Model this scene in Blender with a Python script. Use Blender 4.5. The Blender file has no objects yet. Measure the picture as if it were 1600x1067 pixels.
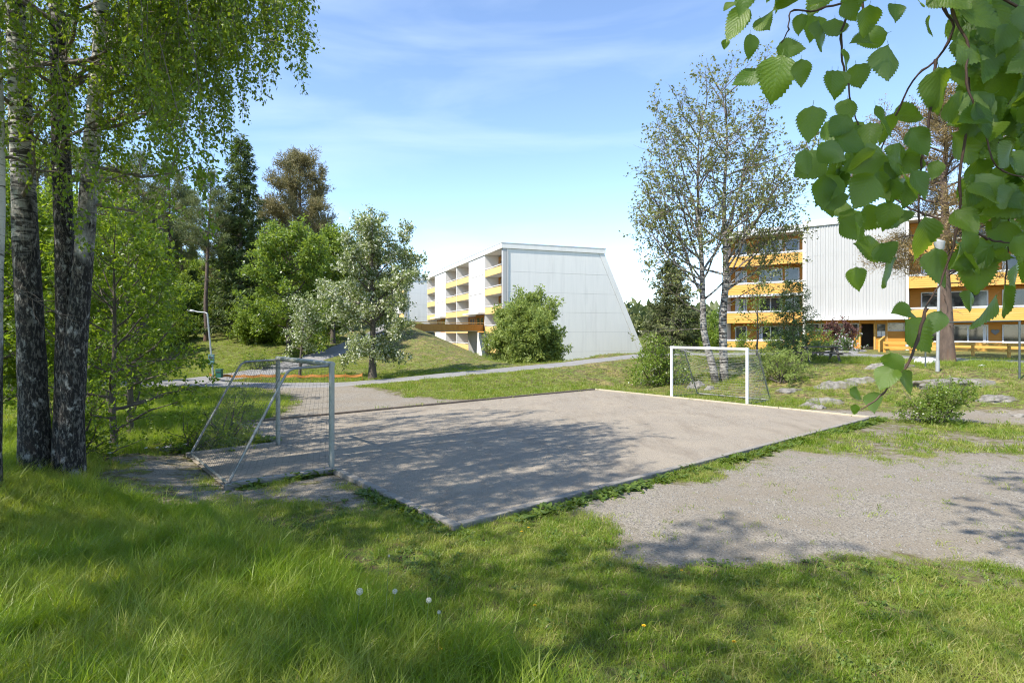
import bpy, math, random
import numpy as np
from mathutils import Vector, Matrix

scene = bpy.context.scene
COL = scene.collection
F, HY, CZ = 888.9, 519.5, 2.6            # focal length in photo pixels, horizon row, camera height
rnd = random.Random(7)

# ------------------------------------------------------------------ camera, sky, sun, exposure
cam_d = bpy.data.cameras.new('camera'); cam = bpy.data.objects.new('camera', cam_d); COL.objects.link(cam)
cam.location = (0, 0, CZ); cam.rotation_euler = (math.radians(90), 0, 0)
cam_d.lens = 20; cam_d.sensor_width = 36; cam_d.shift_y = -14/1600
cam_d.clip_start = 0.05; cam_d.clip_end = 3000
scene.camera = cam

SUN_EL = math.radians(49); SUN_DIR = Vector((-0.79, -0.615, 0)).normalized()
sun_vec = Vector((SUN_DIR.x*math.cos(SUN_EL), SUN_DIR.y*math.cos(SUN_EL), math.sin(SUN_EL)))
sun_d = bpy.data.lights.new('sun', 'SUN'); sun_d.energy = 3.0; sun_d.angle = math.radians(0.53); sun_d.color = (1.0, 0.94, 0.84)
sun = bpy.data.objects.new('sun', sun_d); COL.objects.link(sun)
sun.rotation_euler = sun_vec.to_track_quat('Z', 'Y').to_euler(); sun.location = (-40, -20, 60)

world = bpy.data.worlds.new('World'); scene.world = world; world.use_nodes = True
wn, wl = world.node_tree.nodes, world.node_tree.links
wn.clear()
sky = wn.new('ShaderNodeTexSky'); sky.sky_type = 'NISHITA'; sky.sun_disc = False
sky.sun_elevation = SUN_EL; sky.sun_rotation = math.atan2(SUN_DIR.x, SUN_DIR.y)
sky.altitude = 900; sky.air_density = 0.88; sky.dust_density = 0.05; sky.ozone_density = 1.5
bg = wn.new('ShaderNodeBackground'); bg.inputs['Strength'].default_value = 0.12
wo = wn.new('ShaderNodeOutputWorld')
# thin cirrus, spread over the whole sky
tc = wn.new('ShaderNodeTexCoord'); mp = wn.new('ShaderNodeMapping'); mp.inputs['Scale'].default_value = (1.2, 1.0, 5.5)
mp.inputs['Rotation'].default_value = (0.0, 0.22, 0.3)
nz = wn.new('ShaderNodeTexNoise'); nz.inputs['Scale'].default_value = 1.7; nz.inputs['Detail'].default_value = 7; nz.inputs['Roughness'].default_value = 0.52
nz.inputs['Distortion'].default_value = 0.5
rp = wn.new('ShaderNodeValToRGB'); rp.color_ramp.elements[0].position = 0.50; rp.color_ramp.elements[1].position = 1.0
rp.color_ramp.elements[0].color = (0, 0, 0, 1); rp.color_ramp.elements[1].color = (0.34, 0.34, 0.34, 1)
mx = wn.new('ShaderNodeMix'); mx.data_type = 'RGBA'
mx.inputs['B'].default_value = (4.6, 5.1, 5.6, 1)
wl.new(tc.outputs['Generated'], mp.inputs['Vector']); wl.new(mp.outputs['Vector'], nz.inputs['Vector'])
wl.new(nz.outputs['Fac'], rp.inputs['Fac']); wl.new(rp.outputs['Color'], mx.inputs['Factor'])
wl.new(sky.outputs['Color'], mx.inputs['A']); wl.new(mx.outputs['Result'], bg.inputs['Color']); wl.new(bg.outputs['Background'], wo.inputs['Surface'])

vs = scene.view_settings
vs.view_transform = 'Standard'; vs.look = 'None'; vs.gamma = 1.0; vs.use_curve_mapping = False; vs.exposure = 1.55
scene.render.engine = 'CYCLES'
cy = scene.cycles
cy.max_bounces = 7; cy.diffuse_bounces = 3; cy.glossy_bounces = 2; cy.transmission_bounces = 5; cy.transparent_max_bounces = 8
cy.caustics_reflective = False; cy.caustics_refractive = False; cy.sample_clamp_indirect = 6
cy.use_denoising = True; cy.filter_width = 1.15; cy.use_adaptive_sampling = True; cy.adaptive_threshold = 0.012
try:
    cy.denoiser = 'OPENIMAGEDENOISE'; cy.denoising_input_passes = 'RGB_ALBEDO_NORMAL'; cy.denoising_prefilter = 'NONE'
except Exception: pass

# ------------------------------------------------------------------ helpers
def W(x, y, Y):            # photo pixel at depth Y -> world
    return Vector(((x-800)*Y/F, Y, CZ-(y-HY)*Y/F))
def sm(a, b, x):
    t = np.clip((np.asarray(x, float)-a)/(b-a), 0, 1); return t*t*(3-2*t)
def nrm(v):
    v = np.asarray(v, float); return v/(np.linalg.norm(v, axis=-1, keepdims=True)+1e-9)

_prm = np.random.default_rng(3).random((256, 256))
def vnoise(x, y, s):       # value noise 0..1
    x = np.asarray(x, float)*s+57.3; y = np.asarray(y, float)*s+31.7
    xi = np.floor(x).astype(int); yi = np.floor(y).astype(int); fx = x-xi; fy = y-yi
    fx = fx*fx*(3-2*fx); fy = fy*fy*(3-2*fy)
    g = lambda a, b: _prm[a % 256, b % 256]
    return (g(xi, yi)*(1-fx)+g(xi+1, yi)*fx)*(1-fy)+(g(xi, yi+1)*(1-fx)+g(xi+1, yi+1)*fx)*fy
def fbm(x, y, s, o=3):
    r = 0; a = 1; t = 0
    for i in range(o): r = r+a*vnoise(x, y, s*2**i); t += a; a *= .5
    return r/t

def tag(o, label=None, cat=None, group=None, kind=None):
    if label: o['label'] = label
    if cat: o['category'] = cat
    if group: o['group'] = group
    if kind: o['kind'] = kind
    return o
def empty(name, loc=(0, 0, 0), rz=0.0):
    o = bpy.data.objects.new(name, None); COL.objects.link(o); o.location = loc; o.rotation_euler = (0, 0, rz)
    o.empty_display_size = .3
    return o
def link(name, me, parent=None, loc=None, rot=None, scl=None):
    o = bpy.data.objects.new(name, me); COL.objects.link(o)
    if parent is not None: o.parent = parent
    if loc is not None: o.location = loc
    if rot is not None: o.rotation_euler = rot
    if scl is not None: o.scale = scl if hasattr(scl, '__len__') else (scl,)*3
    return o
def copy_tree(o, parent=None):
    c = o.copy(); COL.objects.link(c); c.parent = parent
    for ch in list(o.children): copy_tree(ch, c)
    return c

def mesh_np(name, V, faces, mat=None, smooth=False, attrs=None):
    """V (n,3); faces: list of int arrays (m,k)"""
    me = bpy.data.meshes.new(name)
    V = np.asarray(V, np.float32); faces = [np.asarray(f, np.int32) for f in faces if len(f)]
    me.vertices.add(len(V)); me.vertices.foreach_set('co', V.ravel())
    nl = sum(f.size for f in faces); nf = sum(len(f) for f in faces)
    me.loops.add(nl); me.polygons.add(nf)
    me.loops.foreach_set('vertex_index', np.concatenate([f.ravel() for f in faces]) if nf else np.zeros(0, np.int32))
    tot = np.concatenate([np.full(len(f), f.shape[1], np.int32) for f in faces])
    st = np.zeros(nf, np.int32); st[1:] = np.cumsum(tot)[:-1]
    me.polygons.foreach_set('loop_start', st); me.polygons.foreach_set('loop_total', tot)
    me.polygons.foreach_set('use_smooth', np.full(nf, bool(smooth)))
    if attrs:
        for k, a in attrs.items():
            a = np.asarray(a, np.float32)
            at = me.attributes.new(k, 'FLOAT' if a.ndim == 1 else 'FLOAT_VECTOR', 'POINT')
            at.data.foreach_set('value' if a.ndim == 1 else 'vector', a.ravel())
    me.update(calc_edges=True); me.validate()
    if mat: me.materials.append(mat)
    return me

class MB:
    """collects boxes, prisms and tubes of ONE part"""
    def __init__(s): s.v = []; s.q = []; s.poly = []; s.n = 0
    def add(s, V, quads): s.v.append(np.asarray(V, float)); s.q.append(np.asarray(quads, int)+s.n); s.n += len(V)
    def box(s, x0, x1, y0, y1, z0, z1, M=None):
        V = np.array([(x, y, z) for z in (z0, z1) for x, y in ((x0, y0), (x1, y0), (x1, y1), (x0, y1))], float)
        if M is not None: V = np.array([M @ Vector(p) for p in V])
        s.add(V, [(3, 2, 1, 0), (4, 5, 6, 7), (0, 1, 5, 4), (1, 2, 6, 5), (2, 3, 7, 6), (3, 0, 4, 7)]); return s
    def bar(s, a, b, w, h, up=(0, 0, 1)):
        a = Vector(a); b = Vector(b); d = (b-a); L = d.length; d.normalize(); u = Vector(up); x = d.cross(u).normalized(); u = x.cross(d)
        M = Matrix((( d.x, x.x, u.x, a.x), (d.y, x.y, u.y, a.y), (d.z, x.z, u.z, a.z), (0, 0, 0, 1)))
        return s.box(0, L, -w/2, w/2, -h/2, h/2, M)
    def tube(s, pts, rad, k=8, cap=True):
        V, Q = tube_arr(np.asarray(pts, float), np.broadcast_to(np.asarray(rad, float), (len(pts),)), k)
        n0 = s.n; s.add(V, Q)
        if cap:
            s.poly.append([n0+i for i in range(k)][::-1]); s.poly.append([n0+(len(pts)-1)*k+i for i in range(k)])
        return s
    def prism(s, poly, y0, y1, plane='xz'):
        n = len(poly); n0 = s.n
        V = [(a, y0, b) if plane == 'xz' else (a, b, y0) if plane == 'xy' else (y0, a, b) for a, b in poly]+[(a, y1, b) if plane == 'xz' else (a, b, y1) if plane == 'xy' else (y1, a, b) for a, b in poly]
        s.add(V, [(i, (i+1) % n, n+(i+1) % n, n+i) for i in range(n)])
        s.poly.append([n0+i for i in range(n)][::-1]); s.poly.append([n0+n+i for i in range(n)]); return s
    def mesh(s, name, mat, smooth=False):
        V = np.concatenate(s.v); Q = np.concatenate(s.q)
        fs = [Q]
        by = {}
        for p in s.poly: by.setdefault(len(p), []).append(p)
        fs += [np.array(p) for p in by.values()]
        me = mesh_np(name, V, fs, mat, smooth)
        return me
    def build(s, name, mat, parent=None, smooth=False, bevel=0, fix=True):
        me = s.mesh(name, mat, smooth)
        if fix:
            import bmesh
            bm = bmesh.new(); bm.from_mesh(me); bmesh.ops.recalc_face_normals(bm, faces=bm.faces); bm.to_mesh(me); bm.free()
        o = link(name, me, parent)
        if bevel:
            m = o.modifiers.new('bevel', 'BEVEL'); m.width = bevel; m.segments = 2; m.limit_method = 'ANGLE'
        if smooth:
            try: me.set_sharp_from_angle(angle=math.radians(40))
            except Exception: pass
        return o

def tube_arr(P, R, k):
    n = len(P); T = np.gradient(P, axis=0) if n > 2 else np.repeat((P[-1:]-P[:1]), n, 0)
    T = nrm(T); ref = np.array([0, 0, 1.]) if abs(T[:, 2]).mean() < .8 else np.array([1., 0, 0])
    A = nrm(np.cross(T, ref)); B = np.cross(T, A)
    a = np.arange(k)*2*math.pi/k
    V = P[:, None]+R[:, None, None]*(np.cos(a)[None, :, None]*A[:, None]+np.sin(a)[None, :, None]*B[:, None])
    i = np.arange(n-1)[:, None]*k; j = np.arange(k)[None]; j2 = (j+1) % k
    Q = np.stack([i+j, i+j2, i+k+j2, i+k+j], -1).reshape(-1, 4)
    return V.reshape(-1, 3), Q

# ------------------------------------------------------------------ materials
def newmat(name):
    m = bpy.data.materials.new(name); m.use_nodes = True; nt = m.node_tree; N, L = nt.nodes, nt.links
    b = N['Principled BSDF']; b.inputs['Specular IOR Level'].default_value = .3
    return m, N, L, b
def c4(c): return (c[0], c[1], c[2], 1)
def nmix(N, L, fac, a, b):
    x = N.new('ShaderNodeMix'); x.data_type = 'RGBA'
    for s, val in (('Factor', fac), ('A', a), ('B', b)):
        if hasattr(val, 'links'): L.new(val, x.inputs[s])
        else: x.inputs[s].default_value = val if s == 'Factor' else c4(val)
    return x.outputs['Result']
def nnoise(N, L, vec, scale, detail=4, rough=.55, dist=0, out='Fac'):
    n = N.new('ShaderNodeTexNoise'); n.inputs['Scale'].default_value = scale; n.inputs['Detail'].default_value = detail
    n.inputs['Roughness'].default_value = rough; n.inputs['Distortion'].default_value = dist
    if vec is not None: L.new(vec, n.inputs['Vector'])
    return n.outputs[out]
def nramp(N, L, fac, p0, p1, c0=(0, 0, 0), c1=(1, 1, 1)):
    r = N.new('ShaderNodeValToRGB'); e = r.color_ramp.elements; e[0].position = p0; e[1].position = p1; e[0].color = c4(c0); e[1].color = c4(c1)
    L.new(fac, r.inputs['Fac']); return r.outputs['Color']
def nmath(N, L, op, a, b=None, clamp=False):
    m = N.new('ShaderNodeMath'); m.operation = op; m.use_clamp = clamp
    for i, val in enumerate((a, b)):
        if val is None: continue
        if hasattr(val, 'links'): L.new(val, m.inputs[i])
        else: m.inputs[i].default_value = val
    return m.outputs[0]
def nmap(N, L, vec, scale=(1, 1, 1)):
    m = N.new('ShaderNodeMapping'); m.inputs['Scale'].default_value = scale; L.new(vec, m.inputs['Vector']); return m.outputs['Vector']
def nattr(N, name):
    a = N.new('ShaderNodeAttribute'); a.attribute_name = name; return a.outputs['Fac']
def nbump(N, L, b, h, strength=.3, dist=.02):
    u = N.new('ShaderNodeBump'); u.inputs['Strength'].default_value = strength; u.inputs['Distance'].default_value = dist
    L.new(h, u.inputs['Height']); L.new(u.outputs['Normal'], b.inputs['Normal'])
def pos(N): return N.new('ShaderNodeNewGeometry').outputs['Position']
def objc(N): return N.new('ShaderNodeTexCoord').outputs['Object']

def surf(name, c1, c2, scale=6, rough=.7, bump=.15, bscale=40, metal=0, spec=.3, stretch=(1, 1, 1), lo=.35, hi=.7, c3=None, s3=1.5):
    m, N, L, b = newmat(name); o = nmap(N, L, objc(N), stretch)
    col = nmix(N, L, nramp(N, L, nnoise(N, L, o, scale, 6, .6), lo, hi), c1, c2)
    if c3: col = nmix(N, L, nramp(N, L, nnoise(N, L, o, s3, 5, .65), .52, .75), col, c3)
    L.new(col, b.inputs['Base Color']); b.inputs['Roughness'].default_value = rough; b.inputs['Metallic'].default_value = metal
    b.inputs['Specular IOR Level'].default_value = spec
    if bump: nbump(N, L, b, nnoise(N, L, o, bscale, 5, .6), bump, .01)
    return m

def leafmat(name, dark, light, trans, tf=.35, rough=.45, accent=None, acc=.9, big=None):
    """foliage: per-leaf colour 'var', reflected plus transmitted light"""
    m, N, L, b = newmat(name); va = nattr(N, 'var')
    col = nmix(N, L, va, dark, light)
    if accent: col = nmix(N, L, nmath(N, L, 'GREATER_THAN', va, acc), col, accent)
    if big: col = nmix(N, L, nramp(N, L, nnoise(N, L, pos(N), big[1], 3), .4, .65), col, big[0])
    L.new(col, b.inputs['Base Color']); b.inputs['Roughness'].default_value = rough; b.inputs['Specular IOR Level'].default_value = .35
    t = N.new('ShaderNodeBsdfTranslucent'); tcol = nmix(N, L, va, [c*.7 for c in trans], trans); L.new(tcol, t.inputs['Color'])
    mxs = N.new('ShaderNodeMixShader'); mxs.inputs[0].default_value = tf
    L.new(b.outputs[0], mxs.inputs[1]); L.new(t.outputs[0], mxs.inputs[2]); L.new(mxs.outputs[0], N['Material Output'].inputs['Surface'])
    return m

def birchbark(name, zdark, soft=1.5, white=(.58, .56, .51), cov=.5):
    """white bark with dark lenticels, cracked and dark towards the foot"""
    m, N, L, b = newmat(name); o = objc(N)
    band = nramp(N, L, nnoise(N, L, nmap(N, L, o, (1.7, 1.7, 11)), 1.6, 6, .6, .5), cov-.02, cov+.05)
    fine = nramp(N, L, nnoise(N, L, nmap(N, L, o, (6, 6, 34)), 2, 4, .6), .60, .66)
    col = nmix(N, L, nnoise(N, L, o, 3, 5), white, [c*.72 for c in white])
    col = nmix(N, L, fine, col, (.16, .14, .12))
    col = nmix(N, L, band, col, (.045, .04, .036))
    crack = nnoise(N, L, nmap(N, L, o, (17, 17, 6)), 1.6, 6, .7, .5)
    rough_c = nmix(N, L, nramp(N, L, crack, .49, .60), (.016, .014, .012), (.15, .135, .115))
    rough_c = nmix(N, L, nramp(N, L, nnoise(N, L, nmap(N, L, o, (5, 5, 3)), 1.6, 7, .7, .3), .56, .64), rough_c, [c*.55 for c in white])
    sx = N.new('ShaderNodeSeparateXYZ'); L.new(o, sx.inputs[0])
    h = nmath(N, L, 'ADD', sx.outputs['Z'], nmath(N, L, 'MULTIPLY', nmath(N, L, 'SUBTRACT', nnoise(N, L, nmap(N, L, o, (2, 2, 1)), 1.5, 4), .5), 3.2*soft))
    up = nmath(N, L, 'DIVIDE', nmath(N, L, 'SUBTRACT', h, zdark-soft*.5), soft, True)
    L.new(nmix(N, L, up, rough_c, col), b.inputs['Base Color']); b.inputs['Roughness'].default_value = .8
    nbump(N, L, b, nmath(N, L, 'MULTIPLY', crack, nmath(N, L, 'SUBTRACT', 1.25, up)), .9, .05)
    return m

M = {}
M['white_panel'] = surf('white_panel', (.72, .70, .66), (.68, .665, .63), 1.2, .6, .04, 60, stretch=(1.6, 1.6, .18), c3=(.64, .62, .585), s3=.6)
M['white_paint'] = surf('white_paint', (.64, .64, .62), (.58, .58, .56), 3, .45, .03)
M['white_metal'] = surf('white_metal', (.42, .418, .405), (.39, .388, .378), 2, .4, .02, stretch=(1, 1, .2))
M['roof_trim'] = surf('roof_trim', (.54, .55, .55), (.48, .49, .5), 2, .5, .02)
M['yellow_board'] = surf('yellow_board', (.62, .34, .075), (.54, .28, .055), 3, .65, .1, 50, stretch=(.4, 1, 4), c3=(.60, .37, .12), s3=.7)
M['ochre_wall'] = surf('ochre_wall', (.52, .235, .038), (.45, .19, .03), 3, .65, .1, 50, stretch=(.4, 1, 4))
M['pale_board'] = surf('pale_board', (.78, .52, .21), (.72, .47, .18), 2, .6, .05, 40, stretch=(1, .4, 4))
M['bridge_wood'] = surf('bridge_wood', (.42, .21, .045), (.35, .165, .03), 2, .6, .1, 40)
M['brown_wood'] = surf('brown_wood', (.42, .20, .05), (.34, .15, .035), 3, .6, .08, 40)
M['concrete'] = surf('concrete', (.42, .41, .39), (.34, .33, .31), 2, .85, .2, 50)
M['dark_trim'] = surf('dark_trim', (.045, .04, .035), (.06, .055, .05), 4, .6, .05)
M['interior_shade'] = surf('interior_shade', (.02, .016, .012), (.03, .024, .018), 2, .9, .0)  # near-black colour standing in for the shade of the unlit hallway
M['seam'] = surf('seam', (.30, .30, .30), (.24, .24, .24), 2, .8, .0)
m, N, L, b = newmat('window_glass'); L.new(nmix(N, L, nramp(N, L, nnoise(N, L, objc(N), .9, 3), .4, .62), (.012, .014, .016), (.09, .09, .085)), b.inputs['Base Color'])
b.inputs['Roughness'].default_value = .04; b.inputs['Specular IOR Level'].default_value = .8; M['glass'] = m
M['goal_white'] = surf('goal_white', (.82, .82, .80), (.74, .74, .72), 5, .35, .02, c3=(.6, .58, .54), s3=3)
M['goal_grey'] = surf('goal_grey', (.34, .35, .32), (.27, .28, .25), 6, .38, .04, metal=.25, c3=(.3, .31, .27), s3=3)
M['tube_grey'] = surf('tube_grey', (.34, .34, .32), (.24, .24, .22), 8, .45, .05, metal=.4, c3=(.16, .15, .13), s3=4)
M['net_dark'] = surf('net_dark', (.10, .10, .09), (.14, .14, .12), 6, .9, 0)
M['net_light'] = surf('net_light', (.36, .36, .34), (.28, .28, .26), 6, .9, 0)
M['kerb_wood'] = surf('kerb_wood', (.30, .275, .235), (.19, .17, .145), 5, .85, .5, 30, stretch=(.6, 6, 6), c3=(.16, .14, .115), s3=3)
M['kerb_pale'] = surf('kerb_pale', (.44, .39, .29), (.36, .31, .22), 5, .8, .4, 30, stretch=(.6, 6, 6))
M['kerb_dark'] = surf('kerb_dark', (.19, .15, .115), (.12, .095, .075), 5, .9, .5, 30, stretch=(.6, 6, 6))
M['old_wood'] = surf('old_wood', (.10, .085, .07), (.16, .14, .12), 6, .85, .4, 30, stretch=(.5, 5, 5))
M['lamp_metal'] = surf('lamp_metal', (.46, .48, .48), (.38, .40, .40), 4, .4, .03, metal=.5)
M['lamp_white'] = surf('lamp_white', (.40, .41, .41), (.33, .34, .34), 4, .45, .03, metal=.2)
M['bin_green'] = surf('bin_green', (.015, .085, .065), (.02, .11, .085), 5, .45, .03)
M['bin_teal'] = surf('bin_teal', (.10, .20, .22), (.08, .16, .18), 5, .5, .03)
M['orange_tape'] = surf('orange_tape', (.46, .20, .05), (.40, .16, .04), 6, .6, .05)
M['rock'] = surf('rock', (.25, .23, .205), (.11, .105, .095), 5, .95, 1.0, 14, c3=(.16, .14, .06), s3=2.0, lo=.38, hi=.62)
M['pebble'] = surf('pebble', (.30, .285, .265), (.17, .165, .16), 3, .9, .3, 9)
M['steel_dark'] = surf('steel_dark', (.09, .11, .11), (.12, .14, .14), 6, .45, .03, metal=.4)
M['stripe_grey'] = surf('stripe_grey', (.16, .17, .17), (.20, .21, .21), 6, .8, 0)
M['pine_bark'] = surf('pine_bark', (.14, .10, .078), (.07, .052, .042), 4, .95, .9, 7, stretch=(1.6, 1.6, .5), c3=(.22, .12, .07), s3=.5)
M['dark_bark'] = surf('dark_bark', (.085, .070, .055), (.13, .11, .09), 7, .95, .7, 12, stretch=(2, 2, .5))
M['twig'] = surf('twig', (.07, .04, .028), (.11, .065, .045), 9, .7, .2, 40)
# ------------------------------------------------------------------ terrain
A2 = np.array([-.7465, 7.54]); U2 = np.array([.77, .638]); V2 = np.array([-.638, .77]); PL, PW = 15.2, 11.2
def puv(X, Y):
    dx = X-A2[0]; dy = Y-A2[1]; return dx*U2[0]+dy*U2[1], dx*V2[0]+dy*V2[1]
def uv(u, v, z=0.0):
    p = A2+U2*u+V2*v; return Vector((p[0], p[1], z))
def pitch_sd(X, Y):
    pu, pv = puv(X, Y); return np.maximum(np.maximum(-pu, pu-PL), np.maximum(-pv, pv-PW))
def path_y(X): return 28+(X+6.3)*8/14.7
def ridge_x(Y): return -2.6-6.1*(Y-38)/17
def hz(X, Y):
    X = np.asarray(X, float); Y = np.asarray(Y, float)
    near = 0.95*np.exp(-(((X+1.8)/6)**2+((Y+.5)/3.7)**2))
    near = near+.45*sm(-4.6, -9, X)*sm(15, 7, Y)+.04*np.clip(-9-X, 0, 60)*sm(32, 12, Y)
    pu, pv = puv(X, Y); s = pu-PL
    terr = 1.15*sm(2.2, 11, s)*sm(-40, -5, pv+30)
    zp = .15+.9*np.clip((X+6.3)/14.7, -.15, 1.1); d = path_y(X)-Y
    emb = zp*sm(6.5, 1.6, d)
    xr = ridge_x(Y); S = sm(xr+4.5, xr-2.5, X)
    mound = S*2.6*sm(31.5, 58, Y)
    hill = sm(-10, -24, X)*4.2*sm(40, 88, Y)
    h = near+np.maximum(emb, terr)+mound+hill
    bf = sm(xr+1.5, xr+8, X)*sm(3.0, 13, Y-path_y(X))*(1-sm(13, 20, X-(Y-40)*.33))*sm(130, 110, Y)
    h = h*(1-bf)+(-2.2)*bf
    sd = pitch_sd(X, Y)
    bay = np.maximum(np.maximum(-1.95-pu, pu), np.maximum(3.95-pv, pv-7.35))       # goal bay at the near end
    sd = np.minimum(sd, bay)
    bump = (fbm(X, Y, .55)-.5)*.10+(fbm(X+9, Y, .12)-.5)*.25*sm(3, 12, np.abs(sd))
    h = h+bump*sm(0.1, 2.0, sd)
    return h*sm(0, .9, sd)-.035*sm(.02, -.08, sd)
def hz1(x, y): return float(hz(np.array([x]), np.array([y]))[0])
def on(x, y, Y):           # photo column x at depth Y, on the ground
    X = (x-800)*Y/F; return Vector((X, Y, hz1(X, Y)))

def poly_sd(X, Y, poly):   # signed distance, inside positive
    X = np.asarray(X, float); Y = np.asarray(Y, float); best = np.full(X.shape, 1e9); ins = np.zeros(X.shape, bool); n = len(poly)
    for i in range(n):
        ax, ay = poly[i]; bx, by = poly[(i+1) % n]; ex, ey = bx-ax, by-ay
        t = np.clip(((X-ax)*ex+(Y-ay)*ey)/(ex*ex+ey*ey+1e-12), 0, 1)
        best = np.minimum(best, np.hypot(X-ax-t*ex, Y-ay-t*ey))
        c = ((ay > Y) != (by > Y)) & (X < (bx-ax)*(Y-ay)/((by-ay) if by != ay else 1e-9)+ax); ins ^= c
    return np.where(ins, best, -best)
YARD = [(-.2, 7.2), (.6, 6.5), (1.5, 5.9), (3.0, 5.3), (4.3, 4.7), (6.0, 3.7), (9, 2.0), (16, -1), (26, 6), (24, 14), (15, 15.8), (12.4, 16.9), (10.6, 18.2), (4.5, 13.2), (-1.2, 8.6)]
APRON = [(-2.6, 10.4), (-1.9, 9.0), (-2.5, 8.5), (-4.3, 8.45), (-6.3, 9.3), (-7.6, 10.9), (-7.1, 12.3), (-5.6, 10.4), (-4.7, 9.8)]
LEFTG = [(-8.9, 28.2), (-4.2, 23.0), (-1.4, 21.7), (-5.4, 18.3), (-7.2, 17.0), (-7.6, 19.6), (-8.6, 22.6), (-11.5, 26.4)]
STRIP = [(11.1, 17.3), (9.6, 19.3), (13, 18.7), (18, 17.6), (26, 15.5), (25, 13.8), (14, 16.1)]
def gravel_f(X, Y):
    """-1 grass .. +1 gravel, before the ragged edge"""
    y = poly_sd(X, Y, YARD)
    patchy = sm(10.6, 13.2, Y+.10*(X-8)+(fbm(X, Y, .5)-.5)*2.5)     # far half of the yard is thinly overgrown
    inner = sm(0.1, 1.9, y+(fbm(X, Y, .55, 4)-.5)*3.4)
    yard = np.where(y > -1, inner*(1-.50*patchy)*2-1, -1)
    g = yard
    for p, w in ((APRON, 1.6), (LEFTG, .9), (STRIP, .7)):
        g = np.maximum(g, np.clip(poly_sd(X, Y, p)/w, -1, 1))
    return np.clip(g, -1, 1)
def dry_f(X, Y):           # bleached, mossy ground: rocky bank and the slope under the path
    pu, pv = puv(X, Y); s = pu-PL
    bank = sm(.2, 2, s)*sm(16, 9, s)*sm(-14, -8, pv+0*X)
    slope = sm(-1, 5, X)*sm(6.5, 3, path_y(X)-Y)*sm(0, 2, path_y(X)-Y)*.7
    mound = sm(-14, -8, X)*sm(32, 36, Y)*sm(56, 48, Y)*.65
    return np.maximum(np.maximum(bank, slope), mound)
def wet_f(X, Y):           # where grass stands long, in front and left
    t = (Y-2.2)+.62*(X-1.6)+(fbm(X, Y, .6)-.5)*1.3
    return sm(.5, -.5, (Y+.95*X-4.4)*.6+(fbm(X, Y, .7)-.5)*1.4)*sm(9.6, 8.2, Y+.1*X)

def axis(lo, a, b, hi, step, grow):
    r = list(np.arange(a, b, step)); x, s = b, step
    while x < hi: r.append(x); s *= grow; x += s
    r.append(hi); x, s = a, step; l = []
    while x > lo: s *= grow; x -= s; l.append(x)
    return np.array(sorted(l)+r)
gx = axis(-420, -13, 20, 420, .24, 1.09); gy = axis(-60, 0, 40, 900, .24, 1.07)
GX, GY = np.meshgrid(gx, gy); GZ = hz(GX, GY)
nx, ny = len(gx), len(gy)
I = (np.arange(ny-1)[:, None]*nx+np.arange(nx-1)[None]).ravel()
quads = np.stack([I, I+1, I+nx+1, I+nx], -1)
me = mesh_np('ground', np.stack([GX.ravel(), GY.ravel(), GZ.ravel()], -1), [quads], None, True,
             {'gravel': gravel_f(GX, GY).ravel(), 'dry': dry_f(GX, GY).ravel(), 'long': wet_f(GX, GY).ravel()})

m, N, L, b = newmat('meadow_ground'); P = pos(N)
g1 = nnoise(N, L, P, 1.3, 5, .6); g2 = nnoise(N, L, P, 28, 4, .7); g3 = nnoise(N, L, P, .22, 3)
grass = nmix(N, L, nramp(N, L, g1, .35, .68), (.085, .130, .020), (.165, .222, .036))
grass = nmix(N, L, nramp(N, L, g2, .3, .75), grass, (.205, .24, .055))
grass = nmix(N, L, nramp(N, L, g3, .5, .7), grass, (.195, .25, .04))
dryc = nmix(N, L, nramp(N, L, nnoise(N, L, P, .9, 5, .65), .40, .56), (.30, .24, .10), (.15, .19, .045))
dryc = nmix(N, L, nramp(N, L, nnoise(N, L, P, 2.1, 4, .6), .58, .66), dryc, (.27, .20, .105))
grass = nmix(N, L, nmath(N, L, 'MULTIPLY', nattr(N, 'dry'), .85), grass, dryc)
soil = nmix(N, L, nramp(N, L, nnoise(N, L, P, 6, 5, .7), .42, .60), grass, (.085, .062, .038))
vor = N.new('ShaderNodeTexVoronoi'); vor.inputs['Scale'].default_value = 42; L.new(P, vor.inputs['Vector'])
vor2 = N.new('ShaderNodeTexVoronoi'); vor2.inputs['Scale'].default_value = 95; L.new(P, vor2.inputs['Vector'])
bw = N.new('ShaderNodeRGBToBW'); L.new(vor.outputs['Color'], bw.inputs[0])
bw2 = N.new('ShaderNodeRGBToBW'); L.new(vor2.outputs['Color'], bw2.inputs[0])
stone = nmix(N, L, nramp(N, L, bw.outputs[0], .2, .8), (0.116, 0.104, 0.088), (0.336, 0.302, 0.251))
stone = nmix(N, L, nramp(N, L, bw2.outputs[0], .35, .75), stone, (0.263, 0.233, 0.189))
stone = nmix(N, L, nramp(N, L, nnoise(N, L, P, .8, 4, .6), .4, .7), stone, (0.231, 0.196, 0.150))
edge = nmath(N, L, 'ADD', nattr(N, 'gravel'), nmath(N, L, 'MULTIPLY', nmath(N, L, 'SUBTRACT', nnoise(N, L, P, 3.2, 8, .72) , .5), 4.2))
gm = nramp(N, L, nmath(N, L, 'MULTIPLY', nmath(N, L, 'ADD', edge, 1), .5), .40, .66)
rim = nramp(N, L, nmath(N, L, 'MULTIPLY', nmath(N, L, 'ADD', edge, 1), .5), .20, .45)
col = nmix(N, L, nmath(N, L, 'MULTIPLY', rim, .75), soil, (.135, .105, .066))
col = nmix(N, L, gm, col, stone)
L.new(col, b.inputs['Base Color']); b.inputs['Roughness'].default_value = .95; b.inputs['Specular IOR Level'].default_value = .1
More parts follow.
